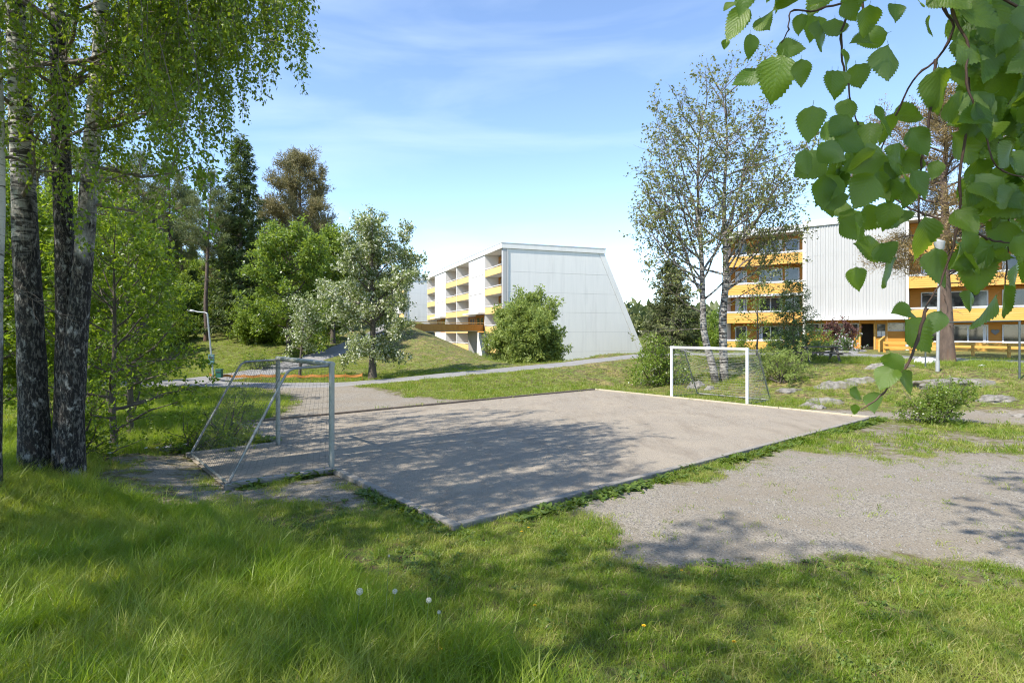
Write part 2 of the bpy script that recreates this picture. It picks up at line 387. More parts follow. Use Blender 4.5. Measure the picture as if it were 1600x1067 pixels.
hgt = nmath(N, L, 'ADD', nmath(N, L, 'MULTIPLY', vor.outputs['Distance'], .8), nmath(N, L, 'MULTIPLY', g2, 1.2))
nbump(N, L, b, hgt, .8, .02)
me.materials.append(m); ground = tag(link('ground', me), kind='structure')

# gravel pitch: a sheet of its own, with the bay under the near goal
m, N, L, b = newmat('pitch_gravel'); P = pos(N)
v1 = N.new('ShaderNodeTexVoronoi'); v1.inputs['Scale'].default_value = 70; L.new(P, v1.inputs['Vector'])
w1 = N.new('ShaderNodeRGBToBW'); L.new(v1.outputs['Color'], w1.inputs[0])
sc = nmix(N, L, nramp(N, L, w1.outputs[0], .15, .85), (0.179, 0.154, 0.125), (0.378, 0.332, 0.268))
sc = nmix(N, L, nramp(N, L, nnoise(N, L, P, 17, 6, .7), .32, .72), sc, (0.315, 0.272, 0.216))
sc = nmix(N, L, nramp(N, L, nnoise(N, L, P, .7, 5, .6), .42, .68), sc, (0.336, 0.287, 0.224))
sc = nmix(N, L, nramp(N, L, nnoise(N, L, nmap(N, L, P, (2.5, .7, 1)), .6, 6, .7), .50, .72), sc, (0.236, 0.198, 0.154))
L.new(sc, b.inputs['Base Color']); b.inputs['Roughness'].default_value = .95; b.inputs['Specular IOR Level'].default_value = .1
nbump(N, L, b, nmath(N, L, 'ADD', v1.outputs['Distance'], nnoise(N, L, P, 6, 6, .7)), .7, .018)
def sheet(name, u0, u1, v0, v1_, step, mat, zf):
    us = np.linspace(u0, u1, max(2, int((u1-u0)/step)+1)); vs_ = np.linspace(v0, v1_, max(2, int((v1_-v0)/step)+1))
    a, c = np.meshgrid(us, vs_); p = A2[None, None]+a[..., None]*U2+c[..., None]*V2
    z = zf(p[..., 0], p[..., 1]); n = len(us); I = (np.arange(len(vs_)-1)[:, None]*n+np.arange(n-1)[None]).ravel()
    return mesh_np(name, np.concatenate([p, z[..., None]], -1).reshape(-1, 3), [np.stack([I, I+1, I+n+1, I+n], -1)], mat, True)
zp_ = lambda X, Y: .004+(fbm(X, Y, .6)-.5)*.02
tag(link('gravel_pitch', sheet('gravel_pitch', .02, PL-.02, .02, PW-.02, .25, m, zp_)), kind='structure')
tag(link('gravel_goal_bay', sheet('gravel_goal_bay', -1.86, .015, 4.08, 7.22, .2, m, zp_)), kind='structure')

# asphalt paths, draped 2 cm above the ground
m, N, L, b = newmat('asphalt'); P = pos(N)
ac = nmix(N, L, nramp(N, L, nnoise(N, L, P, 60, 4, .7), .3, .7), (.165, .16, .155), (.26, .25, .24))
ac = nmix(N, L, nramp(N, L, nnoise(N, L, P, .6, 5, .65), .4, .7), ac, (.26, .25, .235))
L.new(ac, b.inputs['Base Color']); b.inputs['Roughness'].default_value = .9; nbump(N, L, b, nnoise(N, L, P, 90, 3), .4, .01); M['asphalt'] = m
def smooth_path(pts, n):
    P = np.array(pts, float); t = np.linspace(0, len(P)-1, n); out = []
    for q in t:
        i = min(int(q), len(P)-2); f = q-i; p0 = P[max(i-1, 0)]; p1 = P[i]; p2 = P[i+1]; p3 = P[min(i+2, len(P)-1)]
        out.append(.5*((2*p1)+(-p0+p2)*f+(2*p0-5*p1+4*p2-p3)*f*f+(-p0+3*p1-3*p2+p3)*f**3))
    return np.array(out)
def path(name, pts, lift=.03):
    P = smooth_path(pts, 70); T = nrm(np.gradient(P[:, :2], axis=0)); Nn = np.stack([-T[:, 1], T[:, 0]], -1)
    k = np.linspace(-1, 1, 9); wob = 1+(fbm(np.arange(70)*.4, np.zeros(70), .7)-.5)*.12
    Q = P[:, None, :2]+Nn[:, None]*(k[None, :, None]*(P[:, 2]*wob)[:, None, None])
    Z = hz(Q[..., 0], Q[..., 1]); Z = Z.max(1, keepdims=True)*.6+Z*.4+lift
    Z[:, 0] -= .10; Z[:, -1] -= .10
    I = (np.arange(69)[:, None]*9+np.arange(8)[None]).ravel()
    me = mesh_np(name, np.concatenate([Q, Z[..., None]], -1).reshape(-1, 3), [np.stack([I, I+9, I+10, I+1], -1)], M['asphalt'], True)
    return tag(link(name, me), kind='structure')
path('asphalt_path', [(-30, 25.2, 1.5), (-22, 26.2, 1.5), (-15.5, 27.2, 1.55), (-10.5, 27.6, 1.4), (-6.3, 28.2, 1.35), (0, 31.6, 1.35), (5, 34.3, 1.35), (9.5, 36.6, 1.3), (15, 38.2, 1.4), (19.5, 36.4, 1.5), (23.2, 32.6, 1.6), (25.8, 28.4, 1.6), (29.5, 22.5, 1.6), (34, 14, 1.6)])
path('uphill_path', [(-16.5, 27.0, 1.7), (-16.4, 31, 1.6), (-15.3, 35.5, 1.5), (-14.3, 41, 1.3), (-13.2, 47, 1.1), (-12.3, 54, 1.0), (-12, 58, 1.0)], .045)
path('entrance_path', [(20.4, 36.0, 1.3), (24.0, 41.2, 1.1), (27.4, 45.9, 1.1)], .06)
# ------------------------------------------------------------------ pitch edging: weathered timbers
def edging(name, label, cat_, segs, mat, w=.13, h=.10):
    root = empty(name, segs[0][0])
    tag(root, label, cat_, 'timber edging round the gravel pitch')
    org = Vector(segs[0][0])
    for a, b_ in segs:
        a = Vector(a)-org; b_ = Vector(b_)-org; n = max(1, round((b_-a).length/2.6)); d = (b_-a)/n
        for i in range(n):
            j = Vector((rnd.uniform(-.006, .006), rnd.uniform(-.006, .006), rnd.uniform(-.006, .004))); j2 = Vector((rnd.uniform(-.006, .006), rnd.uniform(-.006, .006), rnd.uniform(-.006, .004)))
            mb = MB(); mb.bar(a+d*i+d.normalized()*.008+j+Vector((0, 0, h*.28)), a+d*(i+1)-d.normalized()*.008+j2+Vector((0, 0, h*.28)), w, h)
            mb.build('board', mat, root, bevel=.014)
    return root
edging('pitch_edging', 'grey weathered timber edging from the near goal to the nearest pitch corner', 'edging', [(uv(0, 4.0), uv(0, -.06))], M['kerb_wood'])
edging('pitch_edging', 'weed-grown grey timber edging along the right-hand side of the pitch', 'edging', [(uv(.06, 0), uv(PL+.06, 0))], M['kerb_wood'])
edging('pitch_edging', 'pale sunlit timber edging at the far end under the white goal', 'edging', [(uv(PL, .08), uv(PL, PW+.06))], M['kerb_pale'], .07, .07)
edging('pitch_edging', 'dark thin timber edging along the left side of the pitch', 'edging', [(uv(-.06, PW), uv(PL-.08, PW))], M['kerb_dark'], .08, .09)
edging('goal_bay_edging', 'weedy timber board beside the near goal, closest to the camera', 'edging', [(uv(-.06, 4.02), uv(-1.9, 4.02))], M['kerb_wood'])
edging('goal_bay_edging', 'timber board at the far side of the near goal', 'edging', [(uv(-.06, 7.28), uv(-1.9, 7.28))], M['kerb_wood'])
edging('pitch_edging', 'short grey timber edging left of the near goal up to the far corner', 'edging', [(uv(0, 7.40), uv(0, PW-.06))], M['kerb_wood'])

# ------------------------------------------------------------------ goals
def goal(name, label, u, vmid, sgn, mat, tube_mat, net_mat, sag, thick, topd=.87, based=1.8):
    root = empty(name, uv(u, vmid), math.atan2(V2[1], V2[0])); tag(root, label, 'goal', 'small football goals')
    # local x runs along the goal line, local y*sgn to the rear of the goal
    wd, h, r = 1.58, 2.0, .052
    for sx in (-1, 1):
        mb = MB(); mb.tube([(sx*wd, 0, -.1), (sx*wd, 0, h-.02)], r, 12); mb.build('post', mat, root, smooth=True)
    mb = MB(); mb.tube([(-wd-r, 0, h), (wd+r, 0, h)], r, 12); mb.build('crossbar', mat, root, smooth=True)
    for sx in (-1, 1):
        x = sx*(wd-.03); c = []
        for t in np.linspace(0, 1, 7):      # rounded bend at the upper rear
            a = t*math.radians(63); c.append((x, sgn*(topd-.22+.22*math.sin(a)), h-.05-.22*(1-math.cos(a))))
        pts = [(x, 0, h-.03), (x, sgn*.3, h-.04)]+c+[(x, sgn*(based-.02), .06)]
        mb = MB(); mb.tube(pts, .024, 8); mb.build('rear_stay', tube_mat, root, smooth=True)
        mb = MB(); mb.tube([(x, sgn*.06, .05), (x, sgn*based, .045)], .02, 6); mb.build('ground_tube', tube_mat, root, smooth=True)
    mb = MB(); mb.tube([(-wd+.03, sgn*based, .05), (wd-.03, sgn*based, .05)], .024, 8); mb.build('ground_tube', tube_mat, root, smooth=True)
    # net: one sheet over roof and back, two sides, knotted into one mesh
    cell = .115; nxn = int(2*wd/cell); pr = []
    for t in np.linspace(0, 1, int(topd/cell)+1): pr.append((t*topd, h-.03))
    bl = math.hypot(based-topd, h-.1)
    for t in np.linspace(0, 1, int(bl/cell)+1)[1:]: pr.append((topd+(based-topd)*t, h-.07+(.06-h+.07)*t))
    pr = np.array(pr); npn = len(pr); V = []
    r_ = np.random.default_rng(int(u*10)+5)
    for i in range(nxn+1):
        s = i/nxn
        for j in range(npn):
            k = math.sin(math.pi*s)**.6*math.sin(math.pi*min(1, j/(npn*.62)) if j < npn*.62 else math.pi)
            V.append((-wd+2*wd*s, sgn*(pr[j, 0]-.10*k*sag), pr[j, 1]-sag*.34*k+r_.normal(0, .008)))
    Qs = [(i*npn+j, i*npn+j+1, (i+1)*npn+j+1, (i+1)*npn+j) for i in range(nxn) for j in range(npn-1)]
    for sx in (-1, 1):
        nz_ = int(h/cell); ny_ = int(based/cell); base = len(V)
        for i in range(ny_+1):
            for j in range(nz_+1):
                z = .05+(h-.08)*j/nz_; back = topd+(based-topd)*(1-(z-.05)/(h-.1))
                V.append((sx*(wd-.02)-sx*.05*math.sin(math.pi*i/ny_)*sag, sgn*back*i/ny_, z+r_.normal(0, .006)-.06*sag*math.sin(math.pi*i/ny_)*(j/nz_)))
        Qs += [(base+i*(nz_+1)+j, base+i*(nz_+1)+j+1, base+(i+1)*(nz_+1)+j+1, base+(i+1)*(nz_+1)+j) for i in range(ny_) for j in range(nz_)]
    o = link('net', mesh_np('net', V, [np.array(Qs)], net_mat), root)
    w = o.modifiers.new('knots', 'WIREFRAME'); w.thickness = thick; w.use_replace = True; w.use_even_offset = False; w.use_boundary = True
    return root
goal('football_goal', 'grey metal goal with slack net under the birches, nearest the camera', 0, 5.75, 1, M['goal_grey'], M['tube_grey'], M['net_dark'], .25, .0045)
goal('football_goal', 'white sunlit goal with sagging net at the far end of the pitch', PL+.02, 5.6, -1, M['goal_white'], M['tube_grey'], M['net_light'], 1.0, .0075)

# ------------------------------------------------------------------ white apartment block with slanted gable
def white_block(loc, rz, label, zbase):
    R = empty('apartment_block', loc, rz); tag(R, label, 'building')
    LEN = 46.8; ZT = 14.4; ZB = zbase; fl = [-2.75, -.05, 2.65, 5.35, 8.0, 10.7]; slope = 7.1/15.1
    xr = lambda z: 14.9+(ZT-z)*slope
    # gable: concrete panels, storey by storey, joints recessed
    zs = fl+[13.72]
    cuts = [.55, 7.2, 12.2]
    for i in range(len(zs)-1):
        z0, z1 = zs[i]+.009, zs[i+1]-.009
        xs = [.5]+cuts[1:]
        for j, xa in enumerate(xs):
            xa2 = xa+.02
            if j+1 < len(xs): poly = [(xa2, z0), (xs[j+1]+.012, z0), (xs[j+1]+.012, z1), (xa2, z1)]
            else: poly = [(xa2, z0), (xr(z0)-.9, z0), (xr(z1)-.9, z1), (xa2, z1)]
            MB().prism(poly, -.05-rnd.uniform(0, .012), .12).build('gable_panel', M['white_panel'], R)
    # body behind the panels, set back, and the slanted edge strip
    MB().prism([(.42, ZB), (xr(ZB)-.3, ZB), (xr(13.9)-.3, 13.9), (.42, 13.9)], .06, .3).build('gable_backing', M['seam'], R)
    MB().prism([(xr(ZB)-.86, ZB), (xr(ZB), ZB), (xr(13.72), 13.72), (xr(13.72)-.86, 13.72)], -.09, .5).build('gable_edge', M['white_panel'], R)
    MB().box(0, .48, -.10, .5, ZB, 13.72).build('corner_pier', M['white_metal'], R)
    mb = MB(); mb.tube([(.62, -.14, ZB), (.62, -.14, 13.8)], .05, 8); mb.build('downpipe', M['white_metal'], R, smooth=True)
    MB().box(-.25, 14.9+.45, -.2, LEN+.1, 13.74, ZT).build('roof_fascia', M['white_panel'], R)
    MB().box(-.29, 14.9+.5, -.24, LEN+.14, ZT+.002, ZT+.07).build('roof_edge', M['roof_trim'], R)
    MB().prism([(2.2, ZB), (xr(ZB)-.1, ZB), (xr(13.7)-.1, 13.7), (2.2, 13.7)], .31, LEN).build('core', M['white_panel'], R)
    # long facade: recessed balconies, blank panels
    bays = [('b', .48, 7.6), ('p', 7.6, 15.7), ('b', 15.7, 23.3), ('b', 23.3, 31.0), ('p', 31.0, 39.4), ('b', 39.4, 46.8)]
    for kind, a, c in bays:
        if kind == 'p':
            for z0, z1 in ((5.55, 8.3), (8.34, 11.0), (11.04, 13.7)):
                MB().box(-.12-rnd.uniform(0, .01), 2.19, a+.04, c-.04, z0, z1-.03).build('facade_panel', M['white_panel'], R)
            MB().box(-1.1, .1, a-.2, c+.1, 5.28, 5.54).build('entrance_canopy', M['white_paint'], R)
            w = MB().box(1.0, 1.3, a+.1, c-.1, 2.62, 5.27).build('entrance_wall', M['ochre_wall'], R)
            for q in range(4):
                y0 = a+.6+q*(c-a-1.0)/4
                MB().box(.95, .999, y0, y0+1.1, 2.9, 4.8).build('entrance_window', M['glass'], R)
            MB().box(-.06, 2.19, a+.04, c-.04, ZB, 2.6).build('lower_wall', M['white_panel'], R)
            continue
        MB().box(-.08, 2.19, c-.13, c+.13 if c < 46 else c, ZB, 13.72).build('party_wall', M['white_panel'], R)
        for i, z in enumerate(fl[1:]):
            top = (fl[1:]+[13.7])[i+1]
            MB().box(.02, 2.19, a+.02, c-.14, z-.12, z+.1).build('balcony_floor', M['white_paint'], R)
            MB().box(-.1, .0, a+.03, c-.15, z-.14, z+.78).build('balcony_front', M['pale_board'], R)
            MB().box(-.13, -.02, a+.03, c-.15, z+.92, z+1.02).build('handrail', M['white_paint'], R)
            MB().box(2.0, 2.17, a+.02, a+(c-a)*.42, z+.11, top-.13).build('back_wall', M['white_panel'], R)
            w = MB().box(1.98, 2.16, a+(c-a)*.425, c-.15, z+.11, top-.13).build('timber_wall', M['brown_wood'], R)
            y0 = a+(c-a)*.47
            for y1, y2, zz in ((y0, y0+.9, z+.2), (y0+1.15, y0+2.5, z+.95)):
                f = MB().box(1.92, 1.975, y1-.07, y2+.07, zz-.07, z+2.27).build('window', M['pale_board'], R)
                MB().box(1.90, 1.918, y1, y2, zz, z+2.2).build('pane', M['glass'], f)
            if rnd.random() < .45:
                MB().box(.7, 1.1, a+1.0, a+1.5, z+.105, z+.95).build('balcony_chair', M['dark_trim'], R)
    return R
blk = white_block((-1.2, 75.2, 0), math.atan2(.352, .936), 'white apartment block with slanting gable end and orange balconies', -3.2)
white_block((-24.6, 130, .9), math.atan2(.352, .936), 'farther white block mostly hidden behind the flowering tree', -3.2)

# footbridge from the mound to the block entrance
br = empty('footbridge', (-11.5, 64, 2.6)); tag(br, 'brown timber footbridge on concrete legs leading to the white block', 'bridge')
pb = Vector((-4.6, 84.3, 2.85))-br.location; pa = Vector((-3.5, -6.5, 0)); dd = (pb-pa).normalized(); nn = Vector((dd.y, -dd.x, 0))
MB().bar(pa+Vector((0, 0, .08)), pb+Vector((0, 0, .08)), 2.0, .26).build('deck', M['concrete'], br)
for s in (-1.05, 1.05):
    for k in range(6):
        MB().bar(pa+nn*s+(pb-pa)*(k/6)+dd*.02+Vector((0, 0, .50)), pa+nn*s+(pb-pa)*((k+1)/6)-dd*.02+Vector((0, 0, .50)), .07, .86).build('side_panel', M['bridge_wood'], br)
    MB().bar(pa+nn*s+Vector((0, 0, 1.14)), pb+nn*s+Vector((0, 0, 1.14)), .12, .07).build('handrail', M['pale_board'], br)
for t in (.46, .9):
    c = pa+(pb-pa)*t
    MB().prism([(-.45, -6), (.45, -6), (.7, -.06), (-.7, -.06)], -.22, .22).build('support_leg', M['concrete'], br).location = c
    # legs splay toward the deck

# ------------------------------------------------------------------ yellow apartment block on the right
def siding(x0, x1, y, z0, z1, n, d=.018, back=.05):
    """lap siding as one connected sheet with a stepped face"""
    poly = [(y+back, z0)]; hb = (z1-z0)/n
    for i in range(n): poly += [(y-d, z0+i*hb+.004), (y, z0+(i+1)*hb)]
    poly += [(y+back, z1)]
    return MB().prism(poly, x0, x1, 'yz')
YZ = 1.0
yb = empty('yellow_apartment_block', (20.8, 55.4, YZ), math.atan2(-.609, .793))
tag(yb, 'yellow clad apartment block with white corrugated stairwell on the right', 'building')
S1, S2, S3 = 6.94, 14.5, 29.0
REC = 1.35
def window(x0, x1, z0, z1, y, nm=1, curtain=False):
    f = MB().box(x0-.09, x1+.09, y-.07, y-.004, z0-.09, z1+.09).build('window', M['white_paint'], yb)
    w = (x1-x0)/nm
    for i in range(nm):
        MB().box(x0+i*w+(.06 if i else 0), x0+(i+1)*w-(.06 if i < nm-1 else 0), y-.085, y-.072, z0, z1).build('pane', M['glass'], f)
    if curtain:
        for k in range(2): MB().box(x0+.04+k*(x1-x0-.28), x0+.24+k*(x1-x0-.28), y-.089, y-.0865, z0+.02, z1-.02).build('curtain', M['white_paint'], f)
def yellow_section(x0, x1, wins, k0=0):
    for k in range(4):
        z = 2.7*k
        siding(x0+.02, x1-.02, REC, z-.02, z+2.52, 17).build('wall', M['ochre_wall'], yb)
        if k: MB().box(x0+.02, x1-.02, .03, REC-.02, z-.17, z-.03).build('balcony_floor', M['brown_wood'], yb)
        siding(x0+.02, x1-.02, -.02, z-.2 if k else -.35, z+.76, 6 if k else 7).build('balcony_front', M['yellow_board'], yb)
        MB().box(x0, x1, -.06, .05, z+.84, z+.93).build('handrail', M['white_paint'], yb)
        MB().box(x0, x1, -.05, .04, z+.765, z+.80).build('front_cap', M['white_paint'], yb)
        n = max(2, round((x1-x0)/1.7))
        for i in range(n+1):
            xx = x0+.05+(x1-x0-.1)*i/n
            MB().box(xx-.03, xx+.03, .052, .10, z-.1, z+.9).build('rail_post', M['white_paint'], yb)
        for (a, c, nm, zl) in wins:
            window(a, c, z+zl, z+2.12, REC-.02, nm, rnd.random() < .4)
    MB().box(x0-.1, x1+.1, -.22, 9.0, 10.72, 10.98).build('eaves', M['white_paint'], yb)
wl_ = [(.64, 1.55, 1, .85), (2.85, 4.75, 2, .35), (5.15, 6.2, 1, .85)]
yellow_section(.12, S1-.1, wl_)
yellow_section(S2+.15, S3, [(15.5, 16.9, 1, .85), (17.3, 19.6, 2, .35), (20.6, 21.9, 1, .85), (23.0, 25.0, 2, .35), (26, 27.2, 1, .85)])
for x in (.0, S1-.02, S2+.04):
    MB().box(x-.1, x+.1, -.12, 2.0, -.6, 10.71).build('end_wall', M['white_panel'], yb)
MB().box(-.2, S3, REC+.05, 9, -.6, 10.71).build('core', M['brown_wood'], yb)
MB().box(-.3, S3, -.3, 9.2, 10.985, 11.32).build('roof_fascia', M['roof_trim'], yb)
# striped awning under the second balcony row
aw = MB().box(.15, S1-.15, -.16, -.10, 4.98, 5.18).build('awning', M['white_paint'], yb)
for i in range(22):
    x = .18+i*(S1-.4)/22
    MB().box(x, x+.15, -.175, -.162, 4.95, 5.17).build('awning_stripe', M['stripe_grey'], aw)
# corrugated stairwell: two tiers of ribbed sheet
def ribbed(x0, x1, y, z0, z1):
    n = int((x1-x0)/.2); pr = []
    for i in range(n):
        x = x0+(x1-x0)*i/n; p = (x1-x0)/n
        pr += [(x, y), (x+p*.45, y), (x+p*.55, y-.05), (x+p*.92, y-.05)]
    pr += [(x1, y)]; pr = np.array(pr); V = np.concatenate([np.c_[pr, np.full(len(pr), z0)], np.c_[pr, np.full(len(pr), z1)]]); i = np.arange(len(pr)-1)
    return mesh_np('ribbed_sheet', V, [np.stack([i, i+1, i+1+len(pr), i+len(pr)], -1)], M['white_metal'])
for z0, z1 in ((2.95, 5.62), (5.63, 8.35), (8.36, 11.0)):
    link('ribbed_sheet', ribbed(S1+.1, S2-.1, -.25, z0, z1), yb)
MB().box(S1+.1, S2-.1, -.22, REC, 2.96, 10.99).build('stairwell_wall', M['white_panel'], yb)
MB().box(S1-.1, S2+.1, -.42, 2, 11.003, 11.55).build('stairwell_fascia', M['roof_trim'], yb)
MB().box(S1+.02, S2+.12, -1.0, .3, 2.66, 2.94).build('canopy', M['white_paint'], yb)
# entrance wall below
ex = [S1+.1, 8.15, 9.3, 10.55, 11.15, 12.3, 13.15, S2-.1]
for i in range(len(ex)-1):
    a, c = ex[i]+.03, ex[i+1]-.03
    if i == 4:          # open doorway
        MB().box(a, c, .9, 1.0, .1, 2.45).build('hallway_shade', M['interior_shade'], yb)  # flat panel; the shade inside the doorway is put into its colour
        MB().box(a, c, .25, .9, 2.35, 2.65).build('door_head', M['ochre_wall'], yb)
        for x in (a, c-.07): MB().box(x, x+.07, .2, .9, .1, 2.35).build('door_frame', M['yellow_board'], yb)
        MB().box(a-.72, a-.66, -.55, .3, .2, 2.3).build('open_door', M['white_paint'], yb)
        continue
    MB().box(a, c, .3, .42, -.5, 1.7 if i != 5 else 1.05).build('entrance_panel', M['ochre_wall'], yb)
    MB().box(a, c, .3, .42, 2.42, 2.655).build('entrance_panel', M['ochre_wall'], yb)
    f = MB().box(a, c, .32, .41, (1.72 if i != 5 else 1.07), 2.4).build('strip_window', M['white_paint'] if i != 5 else M['yellow_board'], yb)
    MB().box(a+.1, c-.1, .29, .318, 1.82 if i != 5 else 1.2, 2.32).build('pane', M['glass'], f)
    if i == 5:
        for q in range(2): MB().box(a+.12+q*.3, a+.38+q*.3, .275, .288, 1.28, 1.72).build('notice', M['white_paint'], f)
for x in ex[:-1]: MB().box(x-.022, x+.022, .2, .29, -.4, 2.65).build('batten', M['pale_board'], yb)
# house number on the panel beside the door
cu = bpy.data.curves.new('house_number', 'FONT'); cu.body = '501'; cu.size = .34; cu.extrude = .008; cu.align_x = 'CENTER'
tmp = bpy.data.objects.new('tmp', cu); COL.objects.link(tmp); bpy.context.view_layer.update()
nm_ = bpy.data.meshes.new_from_object(tmp); bpy.data.objects.remove(tmp); nm_.materials.append(M['dark_trim'])
link('house_number', nm_, yb, (12.72, .285, .72), (math.radians(90), 0, 0))
for sx, hx in ((17.0, 'l'),):      # heart shaped ornament between the windows
    hp = []
    for t in np.linspace(0, 2*math.pi, 24)[:-1]: hp.append((20.1+.016*16*math.sin(t)**3, 1.65+.016*(13*math.cos(t)-5*math.cos(2*t)-2*math.cos(3*t)-math.cos(4*t))))
    MB().prism(hp, REC-.09, REC-.03).build('heart_ornament', M['stripe_grey'], yb)
# ramp to the door with slatted railings
def frame_pt(t, y, z=0):
    c, s = .793, -.609; return Vector((20.8+c*t-s*y*1.0, 55.4+s*t+c*y, YZ+z))
ramp = empty('entrance_ramp', frame_pt(11.7, -2.2), math.atan2(-.609, .793)); tag(ramp, 'concrete entrance ramp with orange slatted railings at the dark doorway', 'ramp')
MB().prism([(-3.0, -.35), (2.4, -.35), (2.4, .12), (-3.0, -.10)], -1.25, 1.3, 'yz').build('ramp_floor', M['concrete'], ramp)
for s in (-1.25, 1.3):
    a, c = Vector((s, -2.6, 0)), Vector((s, 1.9, .12))
    MB().bar(a+Vector((0, 0, .95)), c+Vector((0, 0, 1.15)), .14, .07).build('handrail', M['yellow_board'], ramp)
    MB().bar(a+Vector((0, 0, .14)), c+Vector((0, 0, .2)), .05, .12).build('lower_rail', M['yellow_board'], ramp)
    for i in range(14):
        p = a+(c-a)*(i/13); MB().bar(p+Vector((0, 0, -.2)), p+Vector((0, 0, .95+.2*i/13)), .05 if i % 13 else .12, .12, (1, 0, 0)).build('slat' if i % 13 else 'post', M['yellow_board'], ramp)

# low yellow rail fences in front of the block
def rail_fence(pts, label, hts=(.38, .72)):
    a, c = Vector(pts[0]), Vector(pts[1]); root = empty('rail_fence', a); tag(root, label, 'fence', 'low yellow fences before the yellow block')
    n = max(2, round((c-a).length/1.9))
    for i in range(n+1):
        p = (c-a)*(i/n); MB().box(p.x-.06, p.x+.06, p.y-.06, p.y+.06, p.z-.3, p.z+.8).build('post', M['yellow_board'], root)
    off = Vector(((c-a).y, -(c-a).x, 0)).normalized()*.085
    for h in hts:
        for i in range(0, n, 2):
            p, q = (c-a)*(i/n)+off, (c-a)*(min(i+2, n)/n)+off
            MB().bar(p+Vector((0, 0, h))+(q-p)*.004, q+Vector((0, 0, h))-(q-p)*.004, .04, .19).build('rail', M['yellow_board'], root)
    return root
g_ = lambda x, Y: on(x, 0, Y)
rail_fence((g_(1382, 41.0), g_(1640, 31.5)), 'long low yellow two-rail fence right of the entrance ramp')
rail_fence((g_(1140, 49), g_(1252, 45.5)), 'short low yellow fence left of the ramp below the balconies')

# ------------------------------------------------------------------ street furniture
def picnic(p, rz):
    r = empty('picnic_table', p, rz); tag(r, 'dark weathered wooden picnic table on the grass before the entrance', 'table')
    for k in range(4): MB().box(-.95, .95, -.36+k*.185, -.36+k*.185+.17, .72, .765).build('top_plank', M['old_wood'], r, bevel=.006)
    for s in (-1, 1):
        for k in range(2): MB().box(-1.1, 1.1, s*.78-.15+k*.155, s*.78-.15+k*.155+.14, .43, .475).build('seat_plank', M['old_wood'], r, bevel=.006)
    for x in (-.72, .72):
        for s in (-1, 1): MB().bar((x, s*.62, -.1), (x, s*.2, .72), .06, .1, (1, 0, 0)).build('leg', M['old_wood'], r)
        MB().box(x-.03, x+.03, -.9, .9, .36, .43).build('crossbeam', M['old_wood'], r)
    return r
picnic(on(1281, 0, 29.4)+Vector((0, 0, .02)), math.radians(-6))

lp = empty('street_lamp', on(334, 0, 29.6)); tag(lp, 'leaning grey lamp post with curved arm by the path junction', 'lamp post')
lean = Vector((-.34, 0, 3.55))
MB().tube([(0, 0, -.2), tuple(lean*.25), tuple(lean)], [.055, .05, .04], 10).build('pole', M['lamp_metal'], lp, smooth=True)
MB().tube([tuple(lean), (lean.x-.12, 0, lean.z+.05), (lean.x-.45, -.05, lean.z+.08), (lean.x-.7, -.06, lean.z+.13)], [.035, .03, .03, .028], 8).build('arm', M['lamp_metal'], lp, smooth=True)
MB().tube([(lean.x-.62, -.06, lean.z+.12), (lean.x-.72, -.06, lean.z+.13), (lean.x-.95, -.07, lean.z+.16), (lean.x-1.0, -.07, lean.z+.16)], [.03, .065, .06, .02], 8).build('lamp_head', M['lamp_white'], lp, smooth=True)
def can(name, p, mat, label, sx, sy, h):
    o = empty(name, p); tag(o, label, 'bin')
    b_ = MB().prism([(-sx, -sy), (sx, -sy), (sx*1.0, sy*.7), (sx*.6, sy), (-sx*.6, sy), (-sx, sy*.7)], 0, h, 'xy').build('body', mat, o, bevel=.02)
    MB().box(-sx*1.04, sx*1.04, -sy*1.06, sy*1.04, h+.002, h+.05).build('lid', mat, o, bevel=.015)
    MB().box(-sx*.7, sx*.7, -sy*1.06-.012, -sy-.003, h*.68, h*.82).build('slot', M['dark_trim'], o)
    return o
bp = on(334, 0, 29.6)
can('litter_bin', bp+Vector((.30, -.02, .22)), M['bin_green'], 'dark green litter bin low on the leaning lamp post', .15, .13, .40)
can('dispenser_box', bp+Vector((-.06, -.12, .92)), M['bin_teal'], 'grey-blue box fixed halfway up the leaning lamp post', .15, .06, .46)

# right-hand lamp post
rl = empty('street_lamp', on(1465, 0, 23.5)); tag(rl, 'pale straight lamp post behind the small bush on the right', 'lamp post')
MB().tube([(0, 0, -.2), (0, 0, .45)], .075, 12).build('base_sleeve', M['lamp_white'], rl, smooth=True)
MB().tube([(0, 0, .452), (.03, 0, 2.5), (.08, 0, 4.9)], [.058, .052, .042], 12).build('pole', M['lamp_white'], rl, smooth=True)
MB().tube([(.08, 0, 4.9), (.08, 0, 4.98), (.08, 0, 5.06), (.08, 0, 5.35), (.08, 0, 5.42)], [.05, .12, .16, .2, .05], 12).build('lamp_head', M['lamp_white'], rl, smooth=True)

# carpet-beating frame
ra, rb = on(1593, 0, 20.8), on(1446, 0, 24.8); cr = empty('carpet_frame', ra); tag(cr, 'dark tubular carpet-beating frame at the right edge', 'frame')
d_ = rb-ra; tz = max(ra.z, rb.z)+1.93-ra.z
MB().tube([(0, 0, -.2), (0, 0, tz)], .035, 10).build('post', M['steel_dark'], cr, smooth=True)
MB().tube([(d_.x, d_.y, d_.z-.2), (d_.x, d_.y, tz)], .035, 10).build('post', M['steel_dark'], cr, smooth=True)
MB().tube([(-d_.x*.01, -d_.y*.01, tz), (d_.x*1.01, d_.y*1.01, tz)], .032, 10).build('crossbar', M['steel_dark'], cr, smooth=True)

